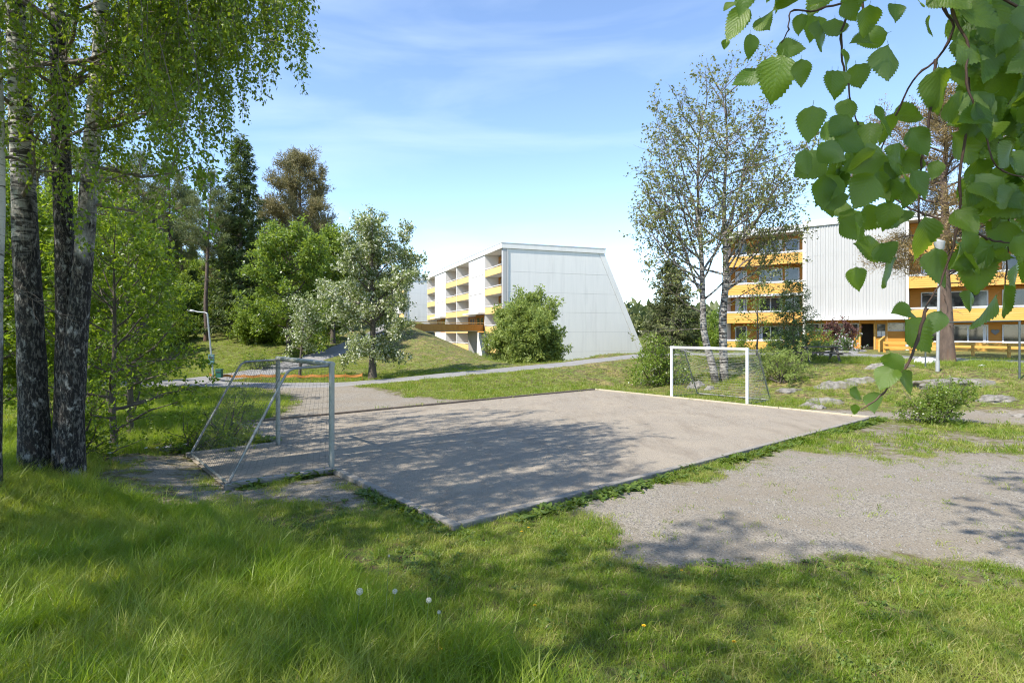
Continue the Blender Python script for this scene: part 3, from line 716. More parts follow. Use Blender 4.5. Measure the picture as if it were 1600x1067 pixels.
# orange barrier ribbon by the path
fa, fb = on(328, 0, 29.9), on(566, 0, 30.3); ob = empty('barrier_ribbon', fa); tag(ob, 'low orange plastic barrier ribbon strung along the path', 'barrier')
n = 9
for i in range(n+1):
    p = (fb-fa)*(i/n); p.z = hz1(fa.x+p.x, fa.y+p.y)-fa.z
    MB().tube([(p.x, p.y, p.z-.2), (p.x, p.y, p.z+.42)], .014, 6).build('stake', M['orange_tape'], ob)
V = []; nn_ = 60
for i in range(nn_+1):
    t = i/nn_; p = (fb-fa)*t; g = hz1(fa.x+p.x, fa.y+p.y)-fa.z; s = abs(math.sin(t*n*math.pi))*.05
    V += [(p.x, p.y-.02, g+.24-s), (p.x, p.y-.02+.02*math.sin(t*40), g+.37-s)]
i = np.arange(nn_)*2
o = link('ribbon', mesh_np('ribbon', V, [np.stack([i, i+2, i+3, i+1], -1)], M['orange_tape']), ob)
s_ = o.modifiers.new('thick', 'SOLIDIFY'); s_.thickness = .006

# ------------------------------------------------------------------ rocks
def rock(p, sx, sy, sz, rz, seed, label):
    import bmesh
    bm = bmesh.new(); bmesh.ops.create_icosphere(bm, subdivisions=4, radius=1)
    r_ = np.random.default_rng(seed); dirs = nrm(r_.normal(size=(11, 3))); offs = r_.uniform(.62, .92, 11)
    for v in bm.verts:
        c = np.array(v.co)
        for d, o in zip(dirs, offs):
            k = c @ d
            if k > o: c = c-d*(k-o)*.93
        c = c*(1+.30*(vnoise(c[0]*3+seed, c[1]*3+c[2]*2, 1.3)-.5)+.16*(vnoise(c[0]*9, c[1]*9+c[2]*7+seed, 1.2)-.5))
        v.co = (c[0]*sx, c[1]*sy, c[2]*sz)
    me = bpy.data.meshes.new('rock'); bm.to_mesh(me); bm.free(); me.materials.append(M['rock'])
    for q in me.polygons: q.use_smooth = True
    o = link('rock', me, None, p, (0, 0, rz)); return tag(o, label, 'rock', 'rocks in the grass')
rocks = [(267, 12.35, .26, .2, .17, .3, 'single pale grey stone in the grass left of the near goal'),
 (1090, 26.0, .62, .45, .42, .6, 'pointed grey boulder seen through the net of the white goal'),
 (1108, 25.3, .32, .28, .22, .2, 'small dark stone at the foot of the far birch'),
 (1283, 20.9, .85, .5, .33, -.3, 'long flat grey slab beyond the far pitch edge'),
 (1262, 20.0, .45, .32, .2, .4, 'rounded grey stone left of the flat slab'),
 (1279, 19.6, .34, .26, .17, .9, 'low light stone in front of the flat slab'),
 (1305, 23.2, .9, .5, .33, -.2, 'broad low rock outcrop on the mossy bank'),
 (1345, 23.5, .75, .5, .26, .1, 'flat rock right of the broad outcrop'),
 (1235, 23.6, .6, .45, .22, .3, 'brownish rock beside the goal net on the bank'),
 (1490, 21.5, 1.6, .9, .30, -.15, 'wide smooth bedrock hump behind the small bush'),
 (1560, 19.2, .9, .5, .22, .1, 'low bedrock slab under the carpet frame'),
 (1390, 25.5, 1.1, .6, .27, 0, 'grey bedrock strip below the driveway'),
 (1592, 17.3, .25, .2, .16, .5, 'small dark stone at the right edge of the gravel'),
 (1535, 24.3, .22, .16, .12, .5, 'little white stone on the grass by the driveway')]
for k, (x, Y, a, b_, c, rz, lab) in enumerate(rocks):
    p = on(x, 0, Y); o = rock(p-Vector((0, 0, c*.30)), a, b_, c, rz, 40+k, lab)
    if 'little white' in lab: o.data.materials[0] = M['white_paint']
for k, (x, Y, lab) in enumerate([(1253, 35, 'white painted stone left of the picnic table'), (1437, 27.5, 'white painted stone beside the pine trunk'), (1449, 27.2, 'larger white painted stone against the pine trunk')]):
    o = rock(on(x, 0, Y)+Vector((0, 0, .1)), .34+.06*k, .26, .24, k, 70+k, lab); o.data.materials[0] = M['white_paint']
# ------------------------------------------------------------------ trees
class Wood:
    def __init__(s): s.v = []; s.q = []; s.n = 0; s.m = []
    def add(s, P, R, k):
        V, Q = tube_arr(np.asarray(P, float), np.asarray(R, float), k); s.v.append(V); s.q.append(Q+s.n); s.n += len(V)
        s.m.append(np.repeat((np.asarray(R, float)[:-1] < s.thin).astype(np.int32), k))
    thin = .045
    def mesh(s, name, mat, mat2=None):
        me = mesh_np(name, np.concatenate(s.v), [np.concatenate(s.q)], mat, True)
        if mat2: me.materials.append(mat2); me.polygons.foreach_set('material_index', np.concatenate(s.m))
        return me
class Leaves:
    def __init__(s): s.P = []; s.A = []
    def add(s, P, A): s.P.append(P); s.A.append(A)
    def mesh(s, name, mat, rng, l, w, spread=.9, droop=.0, lvar=.35, var=None, up=.3, shape=.42):
        P = np.concatenate(s.P); A = np.concatenate(s.A); n = len(P)
        A = nrm(A+rng.normal(size=(n, 3))*spread+np.array([0, 0, -droop]))
        Nn = nrm(rng.normal(size=(n, 3))+np.array([0, 0, up*2.2])); B = nrm(np.cross(A, Nn)); C = np.cross(B, A)
        ll = (l*(1+rng.normal(size=n)*lvar).clip(.45, 1.8))[:, None]; ww = (w*(1+rng.normal(size=n)*.2).clip(.5, 1.6))[:, None]
        cup = rng.uniform(-.12, .16, (n, 1))*ww
        V = np.stack([P, P+A*ll*shape+B*ww/2+C*cup, P+A*ll, P+A*ll*shape-B*ww/2+C*cup], 1).reshape(-1, 3)
        i = np.arange(n)*4; v_ = rng.random(n) if var is None else var(P, rng)
        return mesh_np(name, V, [np.stack([i, i+1, i+2, i+3], -1)], mat, False, {'var': np.repeat(v_, 4)})
def bez(p, d, L, n, rng, up=0, wob=.1):
    p = np.array(p, float); d = nrm(d); st = L/n; out = [p]
    W_ = rng.normal(size=(n, 3))*wob
    for i in range(n):
        d = nrm(d+np.array([0, 0, up*st])+W_[i]); p = p+d*st; out.append(p)
    return np.array(out)
def at_s(P, s):
    x = s*(len(P)-1); i = min(int(x), len(P)-2); return P[i]+(P[i+1]-P[i])*(x-i), nrm(P[i+1]-P[i])
def sprig(lv, path, n, rng, jit):
    t = np.sqrt(rng.random(n))*(len(path)-1.001); i = t.astype(int); f = (t-i)[:, None]
    lv.add(path[i]*(1-f)+path[i+1]*f+rng.normal(size=(n, 3))*jit, nrm(path[np.minimum(i+1, len(path)-1)]-path[i]))

def limb(wood, lv, rng, p, d, L, r, c):
    """one main branch with side branches, twigs and leaves; c = settings"""
    P = bez(p, d, L, 8, rng, c['up'], c.get('wob', .12)); R = r*(1-np.linspace(0, 1, 9)*.85); wood.add(P, R, c.get('k', 6))
    for _ in range(max(2, int(L*c['n2']))):
        s = rng.uniform(c.get('s0', .22), 1.0); q, t = at_s(P, s); l2 = max(.25, L*rng.uniform(.22, .5)*(1.2-.75*s))
        d2 = nrm(t*c.get('fwd', .7)+rng.normal(size=3)*.75+np.array([0, 0, c['up2']])); P2 = bez(q, d2, l2, 5, rng, c['up']*.7+c.get('upb', 0), .16)
        wood.add(P2, max(.004, r*.38*(1.1-s*.6))*(1-np.linspace(0, 1, 6)*.8), 4)
        for _ in range(max(1, int(l2*c['n3']))):
            q3, t3 = at_s(P2, rng.uniform(.12, 1)); l3 = rng.uniform(*c['twig'])
            d3 = nrm(t3*.5+rng.normal(size=3)*.8+np.array([0, 0, c.get('up3', 0)])); P3 = bez(q3, d3, l3, 3, rng, c.get('tdroop', 0), .15)
            if c.get('tw', True): wood.add(P3, np.array([.5, .4, .3, .15])*c.get('twr', .012), 3)
            sprig(lv, P3, c['nl'], rng, c.get('jit', .03))

def crown_tree(wood, lv, rng, trunk, tr, n1, lo, prof, Rm, ang, c, hi=.97):
    wood.add(trunk, tr, 10)
    H = len(trunk)-1
    for i in range(n1):
        s = lo+(hi-lo)*(i+rng.uniform(.1, .9))/n1; q, t = at_s(trunk, s); a = i*2.399+rng.uniform(-.5, .5); u = (s-lo)/(1-lo)
        el = ang(u)+rng.uniform(-.12, .12); L = Rm*prof(u)*rng.uniform(.78, 1.15)
        d = np.array([math.cos(a)*math.cos(el), math.sin(a)*math.cos(el), math.sin(el)])
        rr = np.interp(s*(len(tr)-1), np.arange(len(tr)), tr)
        limb(wood, lv, rng, q, d, L, min(rr*.62, .016+L*.013), c)

def straight(H, rng, lean=(0, 0), n=12, wob=.03):
    z = np.linspace(-.15, H, n); x = np.cumsum(rng.normal(size=n)*wob)*H/12; y = np.cumsum(rng.normal(size=n)*wob)*H/12
    return np.stack([x-x[0]+lean[0]*z/H, y-y[0]+lean[1]*z/H, z], -1)
def taper(r, n, flare=1.35, e=.85): 
    t = np.linspace(0, 1, n); return r*((1-t)**e*.97+.03)*(1+(flare-1)*np.exp(-t*14))

def put_tree(name, p, label, cat_, wood_me, leaf_me, group=None, rz=0.0, scl=1.0, sub='trunk', leafname='crown'):
    r = empty(name, p, rz); r.scale = (scl,)*3 if not hasattr(scl, '__len__') else scl; tag(r, label, cat_, group)
    if wood_me: link(sub, wood_me, r)
    if leaf_me: link(leafname, leaf_me, r)
    return r

M['limb_bark'] = surf('limb_bark', (.13, .105, .085), (.20, .17, .145), 5, .85, .2, 30)
LM = {}
LM['birch'] = leafmat('birch_leaf', (0.038, 0.082, 0.008), (0.15, 0.215, 0.018), (0.38, 0.52, 0.025), 0.44, .4)
LM['fresh'] = leafmat('fresh_leaf', (0.085, 0.14, 0.018), (0.19, 0.265, 0.038), (0.4, 0.52, 0.05), 0.42, .45)
LM['sparse'] = leafmat('far_birch_leaf', (0.1, 0.12, 0.036), (0.215, 0.225, 0.075), (0.32, 0.36, 0.07), 0.3, .4)
LM['flower'] = leafmat('flowering_leaf', (0.11, 0.15, 0.045), (0.22, 0.255, 0.1), (0.4, 0.48, 0.13), 0.42, .5, accent=(.74, .74, .60), acc=.62)
LM['green'] = leafmat('broad_leaf', (0.085, 0.145, 0.02), (0.205, 0.28, 0.045), (0.4, 0.52, 0.05), 0.42, .5, accent=(.55, .56, .42), acc=.965)
LM['willow'] = leafmat('willow_leaf', (0.16, 0.215, 0.056), (0.3, 0.365, 0.105), (0.5, 0.6, 0.12), 0.44, .5)
LM['pine'] = leafmat('pine_needle', (0.075, 0.105, 0.04), (0.18, 0.195, 0.078), (0.24, 0.29, 0.07), 0.3, .55)
LM['pine_brown'] = leafmat('brown_pine_needle', (0.125, 0.118, 0.052), (0.27, 0.23, 0.105), (0.3, 0.27, 0.1), 0.3, .55)
LM['pine_tan'] = leafmat('tan_pine_needle', (0.14, 0.104, 0.042), (0.34, 0.25, 0.11), (0.34, 0.26, 0.09), 0.3, .55)
LM['spruce'] = leafmat('spruce_needle', (0.032, 0.06, 0.014), (0.115, 0.155, 0.038), (0.18, 0.24, 0.035), 0.25, .5)
LM['juniper'] = leafmat('juniper_needle', (0.045, 0.062, 0.022), (0.145, 0.16, 0.06), (0.18, 0.22, 0.06), 0.25, .55)
LM['young'] = leafmat('young_needle', (.060, .105, .030), (.150, .195, .060), (.18, .26, .05), .2, .5)
LM['purple'] = leafmat('purple_leaf', (.060, .028, .026), (.150, .070, .055), (.18, .06, .05), .25, .5)
LM['lilac'] = leafmat('lilac_leaf', (.05, .10, .025), (.12, .18, .05), (.2, .3, .05), .25, .5, accent=(.55, .5, .56), acc=.75)

BIRCH = dict(up=.05, up2=.05, n2=3.4, n3=5.0, twig=(.35, .9), tdroop=-1.3, up3=-.25, nl=26, jit=.03, twr=.006, upb=-.25)

# --- the group of birches on the left, drawn from their trunks in the picture
def tr_px(pts, Y, dY=0.0):
    return np.array([tuple(W(x, y, Y+dY*i)) for i, (x, y) in enumerate(pts)])
def left_birch(name, label, pix, Y, rad, zdark, limbs, rand_n, zlo, seed, Rm, group='birches on the left', cov=.5, hang=(), nl=26):
    rng = np.random.default_rng(seed); P = tr_px(pix, Y); g = hz1(P[0][0], P[0][1]); P[0][2] = g-.15
    base = P[0].copy(); base[2] = g; P = P-base
    T = smooth_path(P, 26); wood = Wood(); lv = Leaves(); R = np.interp(np.linspace(0, 1, 26), np.linspace(0, 1, len(rad)), rad); R[0] *= 1.25; R[1] *= 1.08
    # knobbly bark outline
    wood.add(T, R*(1+rng.normal(size=26)*.02), 16)
    c = dict(BIRCH); c['nl'] = nl
    for (z0, tgt, r) in limbs:               # limb from trunk height z0 to a target point
        i = int(np.argmin(abs(T[:, 2]-(z0-g)))); q = T[i]; tg = np.array(tgt)-base; L = np.linalg.norm(tg-q)
        limb(wood, lv, rng, q, tg-q, L, r, c)
    for k in range(rand_n):
        i = rng.integers(int(np.argmin(abs(T[:, 2]-(zlo-g)))), 25); q = T[i]; a = rng.uniform(0, 6.283); u = i/25
        el = rng.uniform(.15, .75); L = Rm*rng.uniform(.6, 1.1)*(1.15-.65*u)
        limb(wood, lv, rng, q, (math.cos(a)*math.cos(el), math.sin(a)*math.cos(el), math.sin(el)), L, .022+.006*L, c)
    for (p, l) in hang:                      # long weeping twigs
        q = np.array(p)-base; P3 = bez(q, (rng.normal()*.3, rng.normal()*.3, -1), l, 7, rng, -.5, .08)
        wood.add(P3, np.linspace(.007, .0025, 8), 3); sprig(lv, P3, int(l*55), rng, .045)
        for _ in range(int(l*6)):
            q3, t3 = at_s(P3, rng.uniform(.05, .9)); P4 = bez(q3, nrm(rng.normal(size=3)*.8+np.array([0, 0, -.7])), rng.uniform(.2, .5), 3, rng, -1, .1)
            wood.add(P4, np.linspace(.004, .002, 4), 3); sprig(lv, P4, 13, rng, .035)
    return put_tree(name, base, label, 'tree', wood.mesh(name+'_wood', birchbark(name+'_bark', zdark, 1.6, cov=cov), M['limb_bark']), lv.mesh(name+'_leaves', LM['birch'], rng, .058, .043, .8, .5), group)

rg = np.random.default_rng(11)
hang1 = []
for k in range(92):      # curtain at the right-hand edge of the crown
    x = rg.uniform(225, 462); bottom = np.interp(x, [225, 300, 345, 380, 430, 462], [300, 250, 215, 165, 140, 60])*rg.uniform(.40, 1.0)
    Y = rg.uniform(7.6, 11.2); top = rg.uniform(-210, -40); a = W(x, top, Y); b_ = W(x, bottom, Y)
    hang1.append((tuple(a), max(.5, a.z-b_.z)))
hang2 = []
for k in range(130):      # foliage over and between the stems
    x = rg.uniform(-30, 300); Y = rg.uniform(6.6, 8.6) if rg.random() < .2 else rg.uniform(9.9, 13); top = rg.uniform(-200, 150); a = W(x, top, Y)
    hang2.append((tuple(a), rg.uniform(.8, 2.4)))
hang4 = []
while len(hang4) < 130:      # upper foliage above the picture that shades the near end of the pitch
    q = (rg.uniform(-9.2, -4.4), rg.uniform(4.2, 8.2), rg.uniform(7.4, 10.6)); l = rg.uniform(.7, 1.8)
    if q[2]-l > 2.6+.584*(q[1]+.5)+.25: hang4.append((q, l))
hang3 = [((rg.uniform(-12.5, -8.2), rg.uniform(6.0, 10.5), rg.uniform(5.0, 10.5)), rg.uniform(.8, 2.2)) for k in range(110)]  # extra hanging foliage, mostly left of view, added to shade the goal bay
left_birch('birch_tree', 'leaning white birch whose drooping twigs hang against the sky', [(110, 742), (114, 620), (122, 500), (135, 350), (145, 200), (155, 100), (158, 0), (163, -110), (170, -230), (174, -360), (178, -500)], 9.3,
           [.185, .17, .155, .135, .115, .108, .10, .09, .075, .05, .02], 4.5,
           [(6.9, W(262, 35, 9.0), .07), (7.3, W(330, -120, 8.8), .06), (8.0, W(400, -180, 9.4), .06), (8.6, W(430, -170, 10), .06), (9.0, W(450, -260, 9.2), .05), (7.6, W(300, -60, 10.6), .05),
            (4.6, W(270, 330, 9.8), .035), (5.2, W(285, 280, 8.6), .035), (5.8, W(300, 200, 10), .04), (6.0, W(210, 150, 8.2), .04), (9.4, W(280, -300, 7.4), .05), (6.4, W(250, 120, 9.3), .035)], 3, 8.5, 21, 2.6, cov=.56, hang=hang1)
left_birch('birch_tree', 'dark-barked birch stem standing tight against the leaning birch', [(99, 742), (103, 600), (104, 500), (101, 380), (97, 280), (93, 150), (88, 0), (82, -160), (74, -320), (68, -460)], 9.36,
           [.17, .16, .148, .138, .13, .12, .105, .09, .06, .02], 7.2,
           [(5.6, W(60, 120, 8.2), .04), (5.0, W(170, 250, 10.6), .035), (6.4, W(40, 60, 8), .04), (7.0, W(200, 20, 8), .045)], 11, 6.6, 22, 3.2, cov=.44, hang=hang2[:65]+hang4[:65])
left_birch('birch_tree', 'thick rough-footed birch left of the paired stems', [(57, 742), (52, 620), (47, 500), (40, 380), (36, 270), (30, 130), (24, 0), (16, -160), (10, -310), (4, -450)], 9.25,
           [.225, .205, .185, .172, .162, .148, .13, .10, .07, .02], 4.6,
           [(4.6, W(15, 190, 8), .035), (5.6, W(100, 90, 7.8), .04), (6.2, W(-60, 60, 8.4), .04), (6.8, W(110, -20, 7.6), .05)], 11, 6.4, 23, 3.2, cov=.5, hang=hang2[65:]+hang3[40:]+hang4[65:])
left_birch('birch_tree', 'slim white birch cut by the left edge', [(-14, 770), (-10, 600), (-7, 450), (-3, 300), (-6, 100), (-16, -100), (-34, -350)], 8.0,
           [.12, .10, .085, .08, .07, .05, .02], 2.6, [(6, W(80, 60, 7.3), .03)], 6, 6.0, 24, 2.6, cov=.6, hang=hang3[:40])
# bare dead branches reaching in from the left edge
for k, (pl, r0) in enumerate([([(0, 202), (22, 192), (45, 208), (75, 228), (98, 245), (112, 258)], .02), ([(-4, 247), (25, 248), (60, 266), (100, 270), (150, 287), (200, 272), (245, 276)], .022), ([(0, 430), (30, 455), (70, 478), (102, 497)], .009)]):
    pts = np.array([tuple(W(x, y, 8.0+.12*i)) for i, (x, y) in enumerate(pl)]); wd = Wood(); T = smooth_path(pts, 24); wd.add(T, np.linspace(r0, .004, 24), 7)
    rng = np.random.default_rng(90+k)
    for _ in range(9):
        q, t = at_s(T, rng.uniform(.2, 1)); P2 = bez(q, nrm(t+rng.normal(size=3)*.7), rng.uniform(.15, .5), 4, rng, 0, .25); wd.add(P2, np.linspace(.006, .002, 5), 4)
    tag(link('dead_branch', wd.mesh('dead_branch', M['dark_bark'])), ['short bare branch reaching in at the upper left', 'long bare branch crossing the birch trunks', 'thin pale bare twig low on the birch trunks'][k], 'branch')

# --- birches behind the camera whose shade falls on the foreground
rng = np.random.default_rng(31); wood = Wood(); lv = Leaves(); T = straight(15, rng)
crown_tree(wood, lv, rng, T, taper(.2, 12), 34, .40, lambda u: (1-u*.7), 4.6, lambda u: .35+.5*u, dict(BIRCH, n2=3.2, n3=4.6, nl=20, twig=(.3, .7)))
shade_w = wood.mesh('shade_birch_wood', birchbark('shade_birch_bark', 2.0), M['limb_bark']); shade_l = lv.mesh('shade_birch_leaves', LM['birch'], rng, .08, .065, .8, .5)
for k, (x, y, rz, s, lab) in enumerate([(-8.8, 3.0, .4, .95, 'birch beside the camera on the left, out of the picture'), (2.0, .9, 4.0, 1.0, 'birch right next to the camera'), (-7.4, -1.8, 1.3, .98, 'birch close to the camera on its left side'), (-3.2, -5.6, 2.1, 1.0, 'birch behind the camera on the left'), (-12.4, 3.6, 5.2, .95, 'birch farther out to the left of the camera')]):
    put_tree('birch_tree', (x, y, hz1(x, y)), lab, 'tree', shade_w, shade_l, 'birches behind the camera', rz, s)

# --- far birch pair behind the white goal
rng = np.random.default_rng(41)
FB = dict(up=.10, up2=.18, n2=3.2, n3=5.2, twig=(.25, .65), tdroop=-.35, nl=5, jit=.06, twr=.010, k=6, s0=.25)
def far_birch(label, pix, Y, rad, seed, n1, extra, lo, Rm):
    rng = np.random.default_rng(seed); P = tr_px(pix, Y); g = hz1(P[0][0], P[0][1]); base = np.array([P[0][0], P[0][1], g]); P[0][2] = g-.15; T = smooth_path(P-base, 20)
    R = np.interp(np.linspace(0, 1, 20), np.linspace(0, 1, len(rad)), rad); wood = Wood(); lv = Leaves(); wood.add(T, R, 10)
    for (z0, tg, r) in extra:
        i = int(np.argmin(abs(T[:, 2]-z0))); tg = np.array(tg)-base; L = np.linalg.norm(tg-T[i]); limb(wood, lv, rng, T[i], tg-T[i]-np.array([0, 0, .06*L]), L, r, FB)
    for k in range(n1):
        s = lo+(1-lo)*(k+rng.random())/n1; q, t = at_s(T, min(.985, s)); a = k*2.4+rng.uniform(-.5, .5); el = rng.uniform(.20, .70)+.22*((s-lo)/(1-lo)); u = (s-lo)/(1-lo); L = Rm*(1.25-.80*u)*rng.uniform(.8, 1.15)
        limb(wood, lv, rng, q, (math.cos(a)*math.cos(el), math.sin(a)*math.cos(el), math.sin(el)), L, .012+.010*L, FB)
    return put_tree('birch_tree', base, label, 'tree', wood.mesh('far_birch_wood', birchbark('far_birch_bark_%d' % seed, .3, .6, (.42, .39, .35), .50), M['limb_bark']), lv.mesh('far_birch_leaves', LM['sparse'], rng, .12, .09, .9, .1), 'thin-leaved birches behind the far goal')
yb_ = 26.4
far_birch('left, crooked stem of the thin-leaved birch pair behind the white goal', [(1119, 606), (1113, 570), (1100, 520), (1098, 460), (1096, 400), (1092, 330), (1090, 280), (1092, 220), (1098, 175)], yb_, [.19, .17, .15, .125, .10, .07, .05, .03, .012], 42, 19,
          [(4.2, W(985, 300, 26), .07), (4.8, W(960, 345, 27), .06), (5.6, W(1000, 240, 25), .06), (6.4, W(1010, 190, 27), .05), (2.9, W(985, 455, 25.4), .035), (2.4, W(1000, 500, 27), .03), (5.0, W(965, 320, 25.4), .05), (7.2, W(1050, 150, 26), .05)], .34, 4.2)
far_birch('right, taller stem of the thin-leaved birch pair behind the white goal', [(1131, 606), (1131, 570), (1129, 500), (1134, 440), (1133, 380), (1131, 320), (1134, 260), (1136, 205), (1130, 155), (1128, 140)], yb_+.25, [.21, .19, .17, .15, .12, .09, .06, .04, .02, .01], 43, 22,
          [(4.4, W(1250, 330, 26), .05), (4.0, W(1270, 390, 26.6), .045), (5.2, W(1240, 250, 27), .06), (6.0, W(1225, 180, 26), .05), (3.3, W(1215, 440, 27), .035), (7.0, W(1190, 150, 27), .05), (4.8, W(1190, 250, 25.5), .05)], .30, 4.2)

# --- flowering tree in the middle and its neighbours
FT = dict(up=.12, up2=.12, n2=4.2, n3=8.0, twig=(.15, .45), nl=14, jit=.09, tw=False)
def round_tree(seed, H, Rm, lo, n1, c, r, mat, leaf, prof=None, ang=None, bark='dark_bark', lean=(0, 0), spread=1.0, up=.3):
    rng = np.random.default_rng(seed); wood = Wood(); lv = Leaves(); T = straight(H, rng, lean, wob=.05)
    crown_tree(wood, lv, rng, T, taper(r, 12), n1, lo, prof or (lambda u: max(.28, math.sin(math.pi*(.22+.72*u))**.8)), Rm, ang or (lambda u: .15+.75*u), c)
    return wood.mesh('wood', M[bark]), lv.mesh('leaves', LM[mat], rng, leaf[0], leaf[1], spread, 0, up=up)
w_, l_ = round_tree(51, 8.0, 3.35, .16, 30, dict(FT, n3=10, nl=16), .2, 'flower', (.135, .095), up=.05)
put_tree('flowering_tree', on(582, 0, 30.6), 'round tree with white blossom and dark trunk beside the path', 'tree', w_, l_)
w_, l_ = round_tree(52, 4.6, 1.5, .34, 18, FT, .09, 'flower', (.12, .08), lean=(.3, 0))
put_tree('flowering_tree', on(468, 0, 31.5), 'slender blossoming tree left of the round blossoming tree', 'tree', w_, l_)
w_, l_ = round_tree(53, 9.2, 3.7, .10, 32, dict(FT, n3=7, nl=15, n2=3.6, twig=(.2, .6), jit=.12), .2, 'green', (.18, .13))
put_tree('broadleaf_tree', on(452, 0, 42), 'fresh green tree under the brown pine', 'tree', w_, l_, 'green trees at the wood edge')
put_tree('broadleaf_tree', on(520, 0, 47), 'green tree directly behind the round blossoming tree', 'tree', w_, l_, 'green trees at the wood edge', 2.2, .98)
# --- big round willow before the white block
WL = dict(up=.16, up2=.22, n2=3.6, n3=6.5, twig=(.25, .7), nl=17, jit=.12, tw=False, upb=-.02)
rng = np.random.default_rng(55); wood = Wood(); lv = Leaves()
for k in range(34):
    a = k*2.399; el = [.2, .65, 1.05, 1.35][k % 4]+rng.uniform(-.1, .1); L = [3.8, 5.2, 6.6, 7.6][k % 4]*rng.uniform(.85, 1.05)
    limb(wood, lv, rng, (rng.normal()*.3, rng.normal()*.3, -.1), (math.cos(a)*math.cos(el), math.sin(a)*math.cos(el), math.sin(el)), L, .09, WL)
put_tree('willow_bush', on(826, 0, 54), 'large dome-shaped willow in front of the white gable', 'bush', wood.mesh('willow_wood', M['dark_bark']), lv.mesh('willow_leaves', LM['willow'], rng, .24, .12, .9, .1, up=.05), None, 0, (1.02, 1, 1.05), 'stems')

# --- conifers
def pine(seed, H, lo, Rm, r, mat, tuft, nb=46, flat=.25, nl=18, blade=(.26, .045), dead=10, side=1.0, prof=None, n2=3.2):
    rng = np.random.default_rng(seed); wood = Wood(); lv = Leaves(); T = straight(H, rng, wob=.035); tr = taper(r, 12, 1.2, .7); wood.add(T, tr, 10)
    prof = prof or (lambda u: max(.18, math.sin(math.pi*(.18+.80*u))**.75))
    for k in range(nb):
        s = lo+(1-lo)*(k+rng.random())/nb; q, t = at_s(T, min(.99, s)); u = (s-lo)/(1-lo); a = k*2.399+rng.uniform(-.6, .6); el = flat+.75*u**2+rng.uniform(-.2, .2); L = Rm*prof(u)*rng.uniform(.65, 1.15)
        d = np.array([math.cos(a)*math.cos(el), math.sin(a)*math.cos(el), math.sin(el)]); P = bez(q, d, L, 6, rng, .10, .13); wood.add(P, (.012+.012*L)*(1-np.linspace(0, 1, 7)*.8), 5)
        for _ in range(int(3+L*n2)):
            s2 = rng.uniform(.3, 1); q2, t2 = at_s(P, s2); l2 = L*rng.uniform(.14, .34); P2 = bez(q2, nrm(t2+rng.normal(size=3)*np.array([.8, .8, .45])+np.array([0, 0, .25])), l2, 3, rng, .2, .15)
            wood.add(P2, np.linspace(.016, .005, 4), 3)
            for s3 in np.linspace(.35, 1, max(2, int(l2*4))):
                q3, t3 = at_s(P2, s3); lv.add(q3+rng.normal(size=(nl, 3))*tuft*.4, np.repeat(nrm(t3+np.array([0, 0, .25]))[None], nl, 0))
    for k in range(dead):
        s = rng.uniform(lo*.45, lo); q, t = at_s(T, s); a = rng.uniform(0, 6.28); P = bez(q, (math.cos(a), math.sin(a), -.05), rng.uniform(.4, 1.5), 4, rng, -.1, .2); wood.add(P, np.linspace(.02, .006, 5), 4)
    return wood.mesh('pine_wood', M['pine_bark']), lv.mesh('pine_needles', LM[mat], rng, blade[0], blade[1], 1.0, 0, up=0, shape=.5)
w_, l_ = pine(61, 13.4, .30, 4.7, .33, 'pine_tan', .36, 50, .12, 26, (.17, .036), 8, n2=4.2)
put_tree('pine_tree', on(1481, 0, 29), 'tan-needled pine with thick dark trunk before the yellow block', 'tree', w_, l_)
w_, l_ = pine(62, 16.6, .26, 4.2, .28, 'pine_brown', .42, 66, .15, 22, (.30, .06), 6, n2=3.4)
put_tree('pine_tree', on(474, 0, 55)+Vector((0, 0, -.4)), 'tall brownish pine left of the blossoming trees', 'tree', w_, l_)
wA, lA = pine(63, 17.0, .52, 2.9, .24, 'pine', .38, 38, .2, 20, (.27, .05), 22)
wB, lB = pine(64, 18.0, .40, 3.3, .24, 'pine', .4, 44, .1, 20, (.28, .055), 16)
wC, lC = pine(65, 15.0, .30, 3.4, .22, 'pine_brown', .4, 48, .1, 20, (.30, .06), 12)
for (x, Y, k, s, rz, lab) in [(322, 47, 0, .80, 0, 'slim pine with long bare trunk behind the leaning lamp post'), (264, 52, 1, .82, 1, 'pine with reddish trunk left of the lamp post'), (248, 61, 2, .90, 2, 'thin dark pine at the left of the reddish one'),
        (284, 66, 1, .80, 3, 'leaning pine deeper in the wood between two taller pines'), (345, 68, 2, .75, 4, 'brownish pine seen left of the tall spruce'), (408, 66, 1, .64, 5, 'pine right behind the tall spruce'), (432, 60, 0, .68, .5, 'pine between the spruce and the brown pine'),
        (505, 68, 2, .66, 1.5, 'pine at the right end of the wood'), (215, 58, 1, .92, 2.5, 'pine behind the drooping birch leaves'), (180, 50, 2, .95, 3.5, 'pine hidden behind the birch stems'), (300, 78, 1, .86, 4.5, 'far pine at the back of the wood'), (375, 80, 2, .80, 5.5, 'far brown pine behind the spruce'),
        (120, 62, 1, 1.0, .8, 'pine seen between the left birch trunks'), (60, 55, 2, 1.1, 1.8, 'pine at the far left behind the thick birch'), (455, 76, 1, .74, 2.8, 'far pine behind the brownish pine'), (240, 84, 2, 1.0, 4.1, 'farthest pine left of centre in the wood'), (20, 44, 1, .95, 5.1, 'pine at the left picture edge')]:
    put_tree('pine_tree', on(x, 0, Y), lab, 'tree', (wA, wB, wC)[k], (lA, lB, lC)[k], 'pines of the wood', rz, s)
